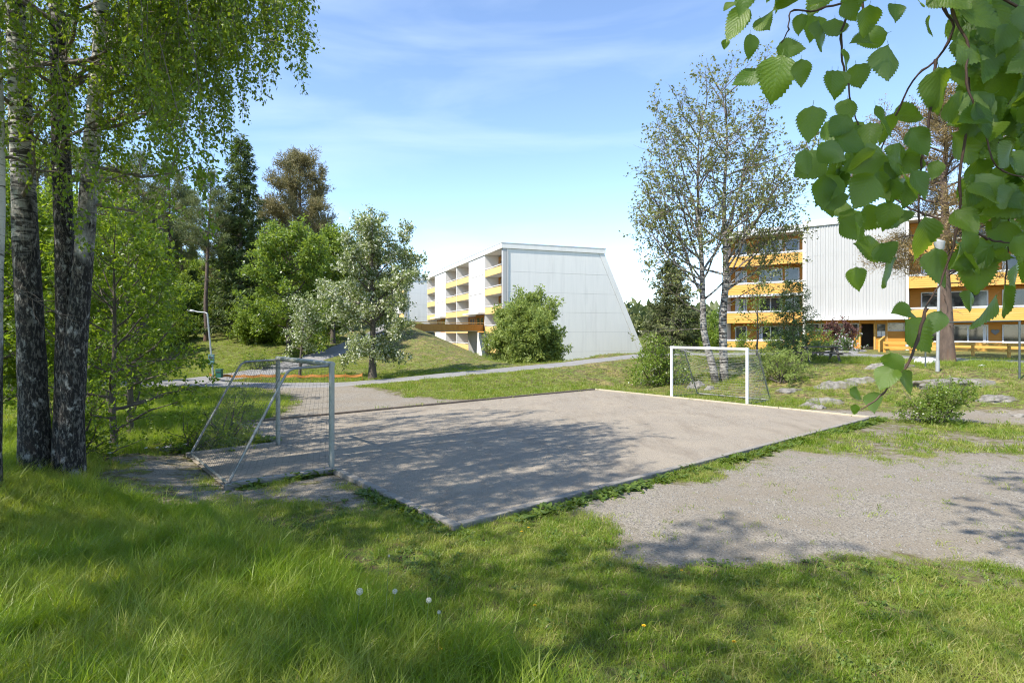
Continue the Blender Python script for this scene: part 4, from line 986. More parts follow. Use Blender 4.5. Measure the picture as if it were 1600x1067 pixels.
def spruce(seed, H, Rm, mat, nb, blade, open_top=.0, low=.03, e=.8, nl=7):
    rng = np.random.default_rng(seed); wood = Wood(); lv = Leaves(); T = straight(H, rng, wob=.012); wood.add(T, taper(.012*H, 12, 1.2), 8)
    for k in range(nb):
        s = low+(.985-low)*((k+.5)/nb)**.92; q, t = at_s(T, s); a = k*2.399+rng.uniform(-.4, .4); L = Rm*((1-s)**e*.95+.05)*rng.uniform(.7, 1.2); el = -.25+.75*s
        P = bez(q, (math.cos(a)*math.cos(el), math.sin(a)*math.cos(el), math.sin(el)), L, 6, rng, .28/max(L, .6), .05); wood.add(P, (.008+.010*L)*(1-np.linspace(0, 1, 7)*.8), 4)
        thin = 1.0 if s < 1-open_top else .9
        for _ in range(int((4+L*11)*thin)):
            q2, t2 = at_s(P, rng.uniform(.12, 1)); sd = nrm(np.cross(t2, (0, 0, 1)))*rng.choice([-1, 1]); l2 = rng.uniform(.2, .55)*(.5+.35*L/Rm*2)
            P2 = bez(q2, nrm(t2*.6+sd*rng.uniform(.2, 1)+np.array([0, 0, -.35])), l2, 3, rng, -.7, .1); sprig(lv, P2, nl, rng, .05)
    return wood.mesh('spruce_wood', M['dark_bark']), lv.mesh('spruce_needles', LM[mat], rng, blade[0], blade[1], .55, .25, up=.1, shape=.5)
w_, l_ = spruce(71, 17.2, 3.0, 'spruce', 210, (.30, .085), .38, .03, .66)
put_tree('spruce_tree', on(376, 0, 49), 'tall dark spruce with open pointed top', 'tree', w_, l_)
w_, l_ = spruce(72, 7.6, 2.5, 'juniper', 130, (.22, .08), 0, .02, .55, 9)
put_tree('evergreen_tree', on(1050, 0, 44), 'dark conical evergreen right of the white gable', 'tree', w_, l_)
w_, l_ = spruce(73, 4.4, 1.5, 'young', 70, (.14, .045), .3, .1, .6, 8)
put_tree('young_pine', on(1240, 0, 31), 'young open conifer left of the picnic table', 'tree', w_, l_)
w_, l_ = spruce(74, 8, 2.2, 'spruce', 110, (.24, .07), 0, .02, .7)
put_tree('spruce_tree', on(302, 0, 62), 'low dark spruce in the undergrowth behind the lamp', 'tree', w_, l_, None, 0, .62)

# --- bushes
def bush(seed, h, rad, n, c, mat, leaf, bark='dark_bark', up=.3):
    rng = np.random.default_rng(seed); wood = Wood(); lv = Leaves()
    for k in range(n):
        a = k*2.399; el = rng.choice([.25, .6, .95, 1.3])+rng.uniform(-.12, .12); L = (rad*math.cos(el)+h*math.sin(el))*rng.uniform(.62, .98)
        limb(wood, lv, rng, (rng.normal()*.1*rad, rng.normal()*.1*rad, -.05), (math.cos(a)*math.cos(el), math.sin(a)*math.cos(el), math.sin(el)), L, .008+.010*h, c)
    return wood.mesh('bush_wood', M[bark]), lv.mesh('bush_leaves', LM[mat], rng, leaf[0], leaf[1], .9, 0, up=up)
BC = dict(up=.15, up2=.15, n2=6, n3=10, twig=(.08, .24), nl=13, jit=.03, tw=False)
BUS = dict(up=.1, up2=.15, n2=3.4, n3=6, twig=(.2, .5), nl=14, jit=.06, tw=False)
def put_bush(name, x, Y, label, ms, group=None, rz=0, scl=1.0): return put_tree(name, on(x, 0, Y), label, 'bush', ms[0], ms[1], group, rz, scl, 'stems', 'foliage')
put_bush('bush', 1031, 27.4, 'dense bright green bush left of the white goal', bush(81, 2.3, 1.15, 26, dict(BUS, n3=8, nl=10, n2=4), 'green', (.10, .075)))
put_bush('bush', 1466, 16.3, 'small airy bush at the edge of the gravel on the right', bush(82, 1.35, .85, 22, dict(BC, tw=True, twr=.005, nl=16, n3=11), 'green', (.06, .036)))
put_bush('bush', 1222, 25.2, 'olive-green low bush beside the white goal net', bush(83, 1.5, 1.25, 24, dict(BC, n2=4.5), 'willow', (.07, .035)))
put_bush('bush', 1308, 43.5, 'purple-leaved bush by the entrance ramp', bush(84, 2.3, 1.3, 20, BUS, 'purple', (.14, .09)))
put_bush('bush', 1318, 40.5, 'lilac-flowered bush at the foot of the ramp', bush(85, 1.5, .9, 16, BUS, 'lilac', (.12, .08)))
gb = bush(86, 1.3, 1.2, 20, BUS, 'green', (.13, .09))
put_bush('bush', 1278, 41.5, 'green bush behind the picnic table', gb, 'green bushes before the yellow block')
put_bush('bush', 1243, 33.0, 'leafy green bush under the young conifer', gb, 'green bushes before the yellow block', 1, 1.1)
put_bush('bush', 1160, 46.5, 'green bush below the leftmost balcony', gb, 'green bushes before the yellow block', 2, 1.0)
put_bush('bush', 1212, 46, 'green bush under the second balcony window', gb, 'green bushes before the yellow block', 3, .9)
w_, l_ = round_tree(87, 4.4, 1.6, .3, 18, dict(FT, n3=5, nl=6), .06, 'green', (.12, .08))
put_tree('sapling', on(1183, 0, 33), 'thin young tree before the leftmost balconies', 'tree', w_, l_)
far_ms = bush(88, 5.5, 4.6, 30, dict(BUS, n2=2.2, n3=3.8, nl=20, twig=(.4, 1.0), jit=.2), 'fresh', (.26, .19))
for (x, Y, s, rz, lab) in [(300, 58, .62, 0, 'bright undergrowth bush behind the lamp arm'), (345, 53, .50, 1, 'green bush at the left foot of the spruce'), (225, 50, .8, 2, 'green bush at the wood edge under the birch leaves'), (262, 46, .42, 3, 'low bush under the reddish pine'), (420, 47, .55, 4, 'green bush between spruce and fresh green tree'),
        (180, 42, .8, 5, 'broad bush left of the lawn'), (400, 62, .9, .5, 'bush in the wood behind the spruce'), (545, 62, .9, 1.5, 'bush behind the two blossoming trees'), (1105, 75, 1.0, 2.5, 'green bush behind the conical evergreen'), (120, 36, .9, 3.5, 'bush seen between the birch trunks'), (60, 30, .85, 4.5, 'bush left behind the thick birch'), (10, 26, .8, 5.5, 'bush at the left edge behind the slim birch'), (757, 62, .34, .2, 'small green bush under the footbridge leg'), (270, 72, 1.0, 2.0, 'tall undergrowth far back in the wood'), (335, 76, 1.0, 2.9, 'undergrowth far behind the leaning lamp')]:
    put_bush('bush', x, Y, lab, far_ms, 'bushes at the wood edge', rz, s)
mini = bush(96, .8, .7, 14, BC, 'fresh', (.07, .05))
put_bush('bush', 409, 36, 'tiny rounded shrub on the lawn before the spruce', mini, None, 0, 1.4)
# understory by the left birches
ub = dict(up=.12, up2=.2, n2=4.4, n3=7, twig=(.15, .45), nl=18, jit=.04, tw=True, twr=.005, tdroop=-.3)
w_, l_ = round_tree(91, 4.8, 2.0, .10, 26, ub, .07, 'birch', (.075, .055), ang=lambda u: .3+.6*u)
put_tree('sapling', on(176, 0, 11.6), 'leafy birch sapling right of the paired birch stems', 'tree', w_, l_, 'saplings under the birches')
put_tree('sapling', on(205, 0, 14.2), 'second sapling behind the leafy birch sapling', 'tree', w_, l_, 'saplings under the birches', 2.0, 1.12)
w_, l_ = round_tree(92, 6.5, 2.6, .06, 30, dict(ub, n3=6, nl=18, tw=False, jit=.08), .09, 'birch', (.10, .075), ang=lambda u: .3+.6*u)
for (x, Y, s, rz, lab) in [(70, 15, .92, 0, 'young tree filling the gap between birch trunks'), (-40, 13.5, 1.0, 1, 'young tree at the left picture edge'), (140, 19, 1.05, 2, 'young tree behind the saplings'), (20, 20, 1.1, 3, 'young tree behind the thick birch'), (215, 24, .95, 4, 'young tree left of the path junction')]:
    put_tree('young_tree', on(x, 0, Y), lab, 'tree', w_, l_, 'young trees behind the birches', rz, s)
put_bush('bush', 118, 10.3, 'low leafy bush at the foot of the birches', bush(93, 1.3, .9, 20, dict(BC, n2=5, n3=7), 'birch', (.06, .045)))
put_bush('bush', 300, 12.6, 'low bush behind the near goal beside the stone', bush(94, .85, .6, 16, BC, 'birch', (.055, .04)))
put_bush('bush', 352, 13.6, 'upright shoot with pale leaves inside the near goal net', bush(95, 1.4, .4, 10, BC, 'fresh', (.055, .04)))
# far woods beyond the buildings
rng = np.random.default_rng(99); lv = Leaves(); n = 26000
ang_ = rng.uniform(-1.25, 1.25, n); dist = rng.uniform(180, 230, n); X = np.sin(ang_)*dist; Y_ = np.cos(ang_)*dist
top = 6+5*fbm(X, Y_, .05)+np.where(X < -30, 7, 0)+3*vnoise(X, Y_, .25); lv.add(np.stack([X, Y_, hz(X, Y_)-1+top*rng.random(n)**.7], -1), np.repeat(np.array([[0, 0, 1.]]), n, 0))
tag(link('distant_wood', lv.mesh('distant_wood', LM['pine'], rng, 2.4, 1.7, .8, 0)), 'distant band of dark wood on the horizon', 'wood', None, 'stuff')
# ------------------------------------------------------------------ ground cover
def blades(name, seed, n, R, h, w, bend, mat, segs=3, lean=(0.25, .05), hv=.35):
    rng = np.random.default_rng(seed); a = rng.uniform(0, 6.283, n); rr = R*np.sqrt(rng.random(n)); B = np.stack([np.cos(a)*rr, np.sin(a)*rr, np.full(n, -.02)], -1)
    H = h*(1+rng.normal(size=n)*hv).clip(.35, 1.9); da = rng.uniform(0, 6.283, n); D = np.stack([np.cos(da), np.sin(da), 0*da], -1)*(bend*rng.uniform(.3, 1.3, n))[:, None]+np.array([lean[0], lean[1], 0])
    fa = rng.uniform(0, 6.283, n); Sd = np.stack([np.cos(fa), np.sin(fa), 0*fa], -1); ww = w*rng.uniform(.7, 1.3, n); V = []; 
    for k in range(segs+1):
        t = k/segs; c = B+D*(H*t**1.9)[:, None]+np.array([0, 0, 1.])*(H*t*(1-.28*t*np.linalg.norm(D, axis=1)))[:, None]; wk = (ww*(1-t)**.7*(1 if k < segs else 0))[:, None]
        V += [c-Sd*wk/2, c+Sd*wk/2] if k < segs else [c]
    nv = 2*segs+1; V = np.stack(V, 1).reshape(-1, 3); i = np.arange(n)*nv
    Q = np.concatenate([np.stack([i+2*k, i+2*k+1, i+2*k+3, i+2*k+2], -1) for k in range(segs-1)]) if segs > 1 else np.zeros((0, 4), int)
    T = np.stack([i+2*segs-2, i+2*segs-1, i+2*segs], -1)
    me = mesh_np(name, V, [Q, T], mat, True, {'var': np.repeat(rng.random(n), nv)}); return bpy.data.objects.new(name, me)
def weed(name, seed, n, R, l, w, mat, el=(.1, .9)):
    rng = np.random.default_rng(seed); V = []; Q = []; vv = []
    for k in range(n):
        a = rng.uniform(0, 6.283); e = rng.uniform(*el); d = np.array([math.cos(a)*math.cos(e), math.sin(a)*math.cos(e), math.sin(e)]); s = nrm(np.cross(d, (0, 0, 1))); ll = l*rng.uniform(.5, 1.2); p = np.array([rng.normal()*R*.4, rng.normal()*R*.4, 0]); b = len(V); ww = w*rng.uniform(.6, 1.2)
        for t, f in ((0, .12), (.3, .7), (.65, 1), (.88, .6)):
            c = p+d*ll*t-np.array([0, 0, ll*.35*t*t]); V += [c-s*ww*f/2+np.array([0, 0, ww*.15*f]), c, c+s*ww*f/2+np.array([0, 0, ww*.15*f])]
        V.append(p+d*ll-np.array([0, 0, ll*.35])); vv += [rng.random()]*13
        for r in range(3): Q += [(b+r*3, b+r*3+1, b+r*3+4, b+r*3+3), (b+r*3+1, b+r*3+2, b+r*3+5, b+r*3+4)]
        Q += [(b+9, b+10, b+12, b+12), (b+10, b+11, b+12, b+12)]
    Q = np.array(Q); tri = Q[:, 2] == Q[:, 3]
    return bpy.data.objects.new(name, mesh_np(name, V, [Q[~tri], Q[tri][:, :3]], mat, True, {'var': np.array(vv)}))
def scatter(name, label, pts, rot, scl, idx, protos):
    col = bpy.data.collections.new(name+'_kinds')
    for k, o in enumerate(protos): o.name = '%s_kind_%02d' % (name, k); col.objects.link(o)
    me = bpy.data.meshes.new(name); me.vertices.add(len(pts)); me.vertices.foreach_set('co', np.asarray(pts, np.float32).ravel())
    for k, t, v, f in (('rot', 'FLOAT_VECTOR', rot, 'vector'), ('scl', 'FLOAT_VECTOR', scl, 'vector'), ('idx', 'INT', idx, 'value')):
        at = me.attributes.new(k, t, 'POINT'); at.data.foreach_set(f, np.asarray(v, np.int32 if t == 'INT' else np.float32).ravel())
    o = link(name, me); tag(o, label, None, None, 'stuff')
    ng = bpy.data.node_groups.new(name, 'GeometryNodeTree'); ng.interface.new_socket('Geometry', in_out='INPUT', socket_type='NodeSocketGeometry'); ng.interface.new_socket('Geometry', in_out='OUTPUT', socket_type='NodeSocketGeometry')
    N, L = ng.nodes, ng.links; gi = N.new('NodeGroupInput'); go = N.new('NodeGroupOutput'); ip = N.new('GeometryNodeInstanceOnPoints'); ci = N.new('GeometryNodeCollectionInfo')
    ci.inputs['Collection'].default_value = col; ci.inputs['Separate Children'].default_value = True; ci.inputs['Reset Children'].default_value = True; ip.inputs['Pick Instance'].default_value = True
    def na(nm, t):
        a = N.new('GeometryNodeInputNamedAttribute'); a.data_type = t; a.inputs['Name'].default_value = nm; return [s for s in a.outputs if s.enabled and s.name == 'Attribute'][0]
    er = N.new('FunctionNodeEulerToRotation'); L.new(na('rot', 'FLOAT_VECTOR'), er.inputs[0]); L.new(er.outputs[0], ip.inputs['Rotation'])
    L.new(na('scl', 'FLOAT_VECTOR'), ip.inputs['Scale']); L.new(na('idx', 'INT'), ip.inputs['Instance Index']); L.new(gi.outputs[0], ip.inputs['Points']); L.new(ci.outputs[0], ip.inputs['Instance']); L.new(ip.outputs[0], go.inputs[0])
    o.modifiers.new('scatter', 'NODES').node_group = ng
    return o
def grassmat(name, dark, light, dry, trans, lo=.46, hi=.66, scale=.9, tf=.4):
    m, N, L, b = newmat(name); va = nattr(N, 'var'); P = pos(N)
    col = nmix(N, L, va, dark, light)
    pat = nramp(N, L, nnoise(N, L, P, scale, 4, .6), lo, hi)
    col = nmix(N, L, nmath(N, L, 'MULTIPLY', pat, .8), col, [.5*(a+c)*1.15 for a, c in zip(light, dry)])
    col = nmix(N, L, nmath(N, L, 'GREATER_THAN', va, .93), col, dry)
    L.new(col, b.inputs['Base Color']); b.inputs['Roughness'].default_value = .42; b.inputs['Specular IOR Level'].default_value = .35
    t = N.new('ShaderNodeBsdfTranslucent'); L.new(nmix(N, L, pat, trans, [trans[0]*1.25, trans[1]*1.02, trans[2]]), t.inputs['Color'])
    x = N.new('ShaderNodeMixShader'); x.inputs[0].default_value = tf; L.new(b.outputs[0], x.inputs[1]); L.new(t.outputs[0], x.inputs[2]); L.new(x.outputs[0], N['Material Output'].inputs['Surface']); return m
GM = {'tall': grassmat('long_grass', (.080, .150, .010), (.220, .295, .024), (.44, .38, .14), (.40, .56, .025)),
      'lawn': grassmat('lawn_grass', (.080, .150, .013), (.215, .285, .028), (.42, .35, .16), (.38, .50, .028), .44, .68, 1.4),
      'weed': leafmat('weed_leaf', (.060, .110, .016), (.145, .200, .034), (.30, .42, .04), .35, .5)}
rg = np.random.default_rng(123)
def spots(x0, x1, y0, y1, n, keep):
    X = rg.uniform(x0, x1, n); Y = rg.uniform(y0, y1, n); k = rg.random(n) < keep(X, Y); return X[k], Y[k]
def view_ok(X, Y, m=1.0): return (np.abs(X) < .93*np.maximum(Y, 0)+m+.6)
def not_paths(X, Y):
    a = np.abs(Y-np.interp(X, [-30, -22, -15.5, -10.5, -6.3, 0, 5, 9.5, 15, 19.5, 23.2], [25.2, 26.2, 27.2, 27.6, 28.2, 31.6, 34.3, 36.6, 38.2, 36.4, 32.6])) > 1.75
    b = np.hypot(X-np.interp(Y, [27, 31, 35.5, 41, 48, 56], [-16.5, -16.4, -15.3, -14.2, -13.2, -13]), 0*X) > 1.75
    c = poly_sd(X, Y, [(18, 38.5), (22.5, 36), (24.9, 33), (27.5, 28.8), (31.5, 22.5), (28, 21.8), (24, 28), (21.6, 32), (18, 35.5)]) < 0
    return a & (b | (Y < 26)) & c
def bay_out(X, Y):
    pu, pv = puv(X, Y); return (pitch_sd(X, Y) > .12) & ~((pu > -1.98) & (pu < .1) & (pv > 3.9) & (pv < 7.4))
def lay(name, label, X, Y, protos, s=(.8, 1.25), tilt=.12, lift=0, sq=None):
    n = len(X); P = np.stack([X, Y, hz(X, Y)+lift], -1); r = rg.normal(size=(n, 3))*tilt; r[:, 2] = rg.normal(size=n)*.9
    sc_ = np.repeat(rg.uniform(s[0], s[1], n)[:, None], 3, 1)
    if sq is not None: sc_ = sc_*sq[:, None]
    return scatter(name, label, P, r, sc_, rg.integers(0, len(protos), n), protos)
# long grass in the left foreground
X, Y = spots(-11, 5, 1.2, 10.5, 21000, lambda X, Y: np.where(view_ok(X, Y) & bay_out(X, Y) & (gravel_f(X, Y) < -.3), sm(.12, .75, wet_f(X, Y)), 0))
patch = .62+.75*fbm(X, Y, .9)
lay('long_grass', 'long lush grass leaning in the wind in the left foreground', X, Y, [blades('b', 200+i, 44, .12, .23, (.006, .0095)[i % 2], .75, GM['tall'], 3, (.20, .02), .45) for i in range(8)]+[blades('b', 210+i, 26, .13, .15, .011, 1.0, GM['tall'], 3, (.1, .02), .5) for i in range(2)], (.65, 1.15), .12, sq=patch)
# mown turf in the foreground right and round the pitch
def turf(X, Y):
    e = gravel_f(X, Y)+(fbm(X, Y, 1.6, 4)-.5)*2.6
    return np.where(view_ok(X, Y) & bay_out(X, Y), sm(.15, -.55, e)*(1-.7*sm(.4, .9, wet_f(X, Y)))*(1-.75*sm(.60, .70, fbm(X+40, Y, .8))), 0)
X, Y = spots(-9, 9, 1.6, 13, 46000, turf)
lay('mown_grass', 'short mown grass in front of the pitch and beside the gravel yard', X, Y, [blades('b', 220+i, 60, .11, .052, .0052, .9, GM['lawn'], 2, (.1, 0)) for i in range(6)], (.7, 1.5), .2, sq=.65+.8*fbm(X, Y, 1.1))
X, Y = spots(-34, 30, 12, 48, 70000, lambda X, Y: np.where(view_ok(X, Y, 2) & bay_out(X, Y) & not_paths(X, Y) & ((X < 22) | (Y < 34)), sm(.1, -.4, gravel_f(X, Y)+(fbm(X, Y, 1.3, 4)-.5)*1.8)*(1-.72*dry_f(X, Y))*np.clip(1.25-.022*Y, .2, 1), 0))
lay('lawn_grass', 'lawn and rough grass round the far side of the pitch', X, Y, [blades('b', 240+i, 54, .2, .075, .012, .8, GM['lawn'], 2, (.1, 0)) for i in range(5)], (.7, 1.6), .2)
X, Y = spots(-1, 16, 5, 17.5, 17000, lambda X, Y: np.where(view_ok(X, Y) & bay_out(X, Y), sm(.46, .66, fbm(X+3, Y+5, .9, 4))*sm(1.2, .2, gravel_f(X, Y))*.55+.05, 0))
lay('creeping_grass', 'thin tufts of grass creeping onto the gravel yard', X, Y, [blades('b', 340+i, 22, .09, .045, .006, 1.0, GM['lawn'], 2, (.1, 0)) for i in range(4)], (.5, 1.9), .2)
# scruffy longer grass under the birches, behind the near goal, on the bank
X, Y = spots(-13, -3.5, 9.5, 24, 5200, lambda X, Y: np.where(bay_out(X, Y) & view_ok(X, Y) & (gravel_f(X, Y) < -.2), sm(-5.2, -6.6, X+.0*Y)*sm(24, 17, Y+(X+8)*.7), 0))
X2, Y2 = spots(9, 24, 17, 32, 2600, lambda X, Y: np.where(not_paths(X, Y) & (puv(X, Y)[0] > PL+.8) & (gravel_f(X, Y) < -.4), sm(.52, .62, fbm(X, Y, .55)), 0))
X, Y = np.r_[X, X2], np.r_[Y, Y2]
lay('rough_grass', 'uneven rough grass under the birches and on the rocky bank', X, Y, [blades('b', 260+i, 40, .15, .24, .007, .55, GM['tall'], 3, (.12, 0)) for i in range(5)], (.5, 1.2), .15)
# broad-leaved weeds: along the edging, in the goal bay, under the bushes
t = rg.random(900)*15.2; Xa = A2[0]+U2[0]*t-V2[0]*(.12+.32*rg.random(900)**1.4); Ya = A2[1]+U2[1]*t-V2[1]*(.12+.32*rg.random(900)**1.4)
k = fbm(Xa, Ya, 1.2) > .38; Xa, Ya = Xa[k], Ya[k]
t = rg.random(130)*1.7+.1; Xb = A2[0]-U2[0]*t+V2[0]*(4.02+rg.normal(size=130)*.09); Yb = A2[1]-U2[1]*t+V2[1]*(4.02+rg.normal(size=130)*.09)
t = rg.random(170); q = 2.4*rg.random(170); Xc = A2[0]+V2[0]*q-U2[0]*(.08+.22*t); Yc_ = A2[1]+V2[1]*q-U2[1]*(.08+.22*t)
t = rg.random(260)*1.7+.1; Xd = A2[0]-U2[0]*t+V2[0]*(7.5+abs(rg.normal(size=260))*.35); Yd = A2[1]-U2[1]*t+V2[1]*(7.5+abs(rg.normal(size=260))*.35)
X3, Y3 = spots(-11, 8, 3, 15, 1500, lambda X, Y: np.where(bay_out(X, Y) & view_ok(X, Y) & (gravel_f(X, Y) < .2), sm(.5, .66, fbm(X+7, Y, .8)), 0))
X, Y = np.r_[Xa, Xb, Xc, Xd, X3], np.r_[Ya, Yb, Yc_, Yd, Y3]
sq = np.r_[np.full(len(Xa), 1.0), np.full(len(Xb), 1.15), np.full(len(Xc), .9), np.full(len(Xd), 1.6), np.full(len(X3), .55)]
lay('weeds', 'dandelion leaves and low weeds along the timber edging', X, Y, [weed('w', 280+i, 11, .06, .13, .038, GM['weed']) for i in range(6)], (.4, 1.7), .2, .0, sq)
X, Y = spots(-6, 9, 1.8, 12, 5200, lambda X, Y: np.where(bay_out(X, Y) & view_ok(X, Y), sm(.42, .6, fbm(X+17, Y+3, 1.1))*sm(.2, -.5, gravel_f(X, Y)), 0))
lay('clover', 'clover and small broad leaves in the mown grass', X, Y, [weed('w', 360+i, 16, .10, .055, .03, GM['weed'], (.2, 1.2)) for i in range(5)], (.5, 1.2), .2, .015)
M['straw'] = surf('straw', (.36, .30, .15), (.28, .23, .11), 9, .8, 0)
X, Y = spots(-9, 6, 1.5, 9.5, 1500, lambda X, Y: np.where(bay_out(X, Y) & view_ok(X, Y), .25+.75*sm(.45, .6, fbm(X+2, Y+9, .7)), 0)*sm(0, -.5, gravel_f(X, Y)))
lay('dry_stalks', 'pale dry grass stalks among the green', X, Y, [blades('b', 370+i, 7, .10, .24, .004, .8, M['straw'], 3, (.2, 0), .5) for i in range(4)], (.4, 1.2), .3, sq=.35+.65*wet_f(X, Y))
# loose stones on the gravel yard
def pebble(seed):
    import bmesh
    bm = bmesh.new(); bmesh.ops.create_icosphere(bm, subdivisions=1, radius=1); r_ = np.random.default_rng(seed)
    for v in bm.verts: v.co = Vector(v.co)*r_.uniform(.75, 1.15); v.co.z *= .6
    me = bpy.data.meshes.new('p'); bm.to_mesh(me); bm.free(); me.materials.append(M['pebble']); return bpy.data.objects.new('p', me)
X, Y = spots(-8, 14, 4.6, 18, 26000, lambda X, Y: np.where(bay_out(X, Y), sm(-.1, .5, gravel_f(X, Y)+(fbm(X, Y, 1.3, 4)-.5)*1.4)*np.clip(1.35-.06*Y, .3, 1), 0))
lay('loose_gravel', 'loose grey stones strewn over the gravel yard', X, Y, [pebble(300+i) for i in range(6)], (.005, .016), .5, .004)
X, Y = spots(-8, 12, 7.4, 26, 9000, lambda X, Y: np.where((pitch_sd(X, Y) < -.1), .8, 0))
o = lay('pitch_stones', 'small loose stones on the gravel pitch', X, Y, [pebble(310+i) for i in range(4)], (.003, .009), .5, .043)

# dandelions
M['stem'] = surf('stem', (.14, .20, .06), (.18, .24, .08), 9, .6, 0)
m, N, L, b = newmat('seed_head'); b.inputs['Base Color'].default_value = (.72, .72, .68, 1); b.inputs['Roughness'].default_value = .9
t_ = N.new('ShaderNodeBsdfTranslucent'); t_.inputs['Color'].default_value = (.7, .7, .66, 1); x = N.new('ShaderNodeMixShader'); x.inputs[0].default_value = .4; L.new(b.outputs[0], x.inputs[1]); L.new(t_.outputs[0], x.inputs[2]); L.new(x.outputs[0], N['Material Output'].inputs['Surface']); M['seed'] = m
M['petal'] = surf('petal', (.80, .52, .02), (.74, .44, .015), 9, .6, 0)
def clock_mesh(seed, r):
    rng = np.random.default_rng(seed); n = 230; d = nrm(rng.normal(size=(n, 3))); V = []; T = []
    for k in range(n):
        a = nrm(np.cross(d[k], rng.normal(size=3))); b_ = np.cross(d[k], a); c = d[k]*r*.80
        for j in range(4):
            g = j*1.571+rng.random(); e = a*math.cos(g)+b_*math.sin(g); s = np.cross(d[k], e); q = len(V); V += [c-s*r*.02, c+s*r*.02, d[k]*r+e*r*.24]; T.append((q, q+1, q+2))
        q = len(V); V += [d[k]*r*.08-a*r*.012, d[k]*r*.08+a*r*.012, c]; T.append((q, q+1, q+2))
    return mesh_np('seed_head', V, [np.array(T)], M['seed'])
def dandelion(x, y, Y, hr, label, bare=False, yellow=False):
    top = W(x, y, Y); g = hz1(top.x-.03, top.y); base = Vector((top.x-.03, top.y, g)); r = empty('dandelion', base); tag(r, label, 'flower', 'dandelions in the grass')
    h = max(.06, top.z-g); MB().tube([(0, 0, -.02), (.008, 0, h*.5), (.03, 0, h)], [.0028, .0024, .002], 6).build('stem', M['stem'], r, smooth=True)
    if yellow:
        rng = np.random.default_rng(int(x)); V = []; Q = []
        for k in range(60):
            a = k*2.399; l = hr*(.4+.6*k/60); e = 1.25-1.15*k/60; d = np.array([math.cos(a)*math.cos(e), math.sin(a)*math.cos(e), math.sin(e)*.7]); s = nrm(np.cross(d, (0, 0, 1)))*.0028; q = len(V); V += [-s, s, d*l+s, d*l-s]; Q.append((q, q+1, q+2, q+3))
        link('flower_head', mesh_np('flower_head', V, [np.array(Q)], M['petal']), r, (.03, 0, h))
    elif bare: MB().tube([(.03, 0, h), (.03, 0, h+.008), (.03, 0, h+.02)], [.004, .009, .003], 7).build('bud', M['kerb_pale'], r, smooth=True)
    else: link('seed_head', clock_mesh(int(x), hr), r, (.03, 0, h+hr*.4))
dandelion(562, 926, 4.15, .026, 'largest white dandelion clock, leftmost of the three')
dandelion(617, 925, 4.35, .020, 'white dandelion clock below the tall bare stalk')
dandelion(670, 939, 4.2, .021, 'white dandelion clock, rightmost of the large ones')
dandelion(686, 957, 4.1, .014, 'small closing dandelion clock above a yellow flower')
dandelion(608, 870, 4.3, .01, 'tall bare dandelion stalk sticking out of the grass', bare=True)
for k, (x, Y, lab) in enumerate([(688, 4.15, 'yellow dandelion under the small clock'), (836, 5.0, 'single yellow dandelion in the mown grass'), (826, 7.3, 'yellow dandelion by the timber edging'), (815, 7.15, 'second yellow dandelion by the timber edging'), (1065, 5.9, 'yellow dandelion at the gravel edge'), (1147, 4.35, 'orange-yellow dandelion in the right foreground'), (1006, 4.6, 'yellow dandelion among clover on the right')]):
    p = on(x, 0, Y); q = CZ-(p.z+.09); dandelion(x, HY+q*F/Y, Y, .019, lab, yellow=True)
# white umbel flowers behind the near goal
UMB = ['white umbel highest beside the sapling foot', 'white umbel just right of the highest one', 'white umbel third along beside the sapling', 'lowest white umbel near the birch foot', 'white umbel in the grass midway to the stone', 'white umbel just below the single stone', 'white umbel closest to the near goal net', 'white umbel left of the single stone']
for k, (x, y, Y) in enumerate([(164, 682, 10.6), (171, 690, 10.5), (185, 696, 10.7), (172, 722, 10.2), (228, 717, 11), (262, 703, 11.6), (290, 697, 12), (246, 712, 11.3)]):
    top = W(x, y, Y); g = hz1(top.x, top.y); r = empty('cow_parsley', (top.x, top.y, g)); tag(r, UMB[k], 'flower', 'white umbels by the near goal'); h = max(.25, top.z-g)
    MB().tube([(0, 0, -.03), (.01, 0, h*.5), (0, 0, h)], [.004, .003, .002], 5).build('stem', M['stem'], r)
    rng = np.random.default_rng(k); V = []; Q = []
    for j in range(46):
        c = np.array([rng.normal()*.018, rng.normal()*.018, rng.normal()*.006]); q = len(V); e = .0045; V += [c+(-e, -e, 0), c+(e, -e, 0), c+(e, e, .002), c+(-e, e, .002)]; Q.append((q, q+1, q+2, q+3))
    link('umbel', mesh_np('umbel', V, [np.array(Q)], M['seed']), r, (0, 0, h))

# ------------------------------------------------------------------ the birch branch hanging in at the upper right
m, N, L, b = newmat('near_leaf'); va = N.new('ShaderNodeObjectInfo').outputs['Random']
uvn = N.new('ShaderNodeUVMap'); sx = N.new('ShaderNodeSeparateXYZ'); L.new(uvn.outputs[0], sx.inputs[0])
av = nmath(N, L, 'ABSOLUTE', nmath(N, L, 'SUBTRACT', sx.outputs['Y'], .5))
vein = nmath(N, L, 'PINGPONG', nmath(N, L, 'SUBTRACT', nmath(N, L, 'MULTIPLY', sx.outputs['X'], 9), nmath(N, L, 'MULTIPLY', av, 7)), .5)
vm = nmath(N, L, 'MAXIMUM', nmath(N, L, 'LESS_THAN', vein, .07), nmath(N, L, 'LESS_THAN', av, .016))
base = nmix(N, L, va, (.028, .078, .008), (.165, .235, .026)); base = nmix(N, L, nramp(N, L, nnoise(N, L, objc(N), 26, 5), .35, .75), base, (.055, .105, .020))
base = nmix(N, L, nramp(N, L, nnoise(N, L, objc(N), 75, 3), .68, .73), base, (.12, .10, .03))
base = nmix(N, L, nmath(N, L, 'MULTIPLY', vm, .45), base, (.17, .26, .07))
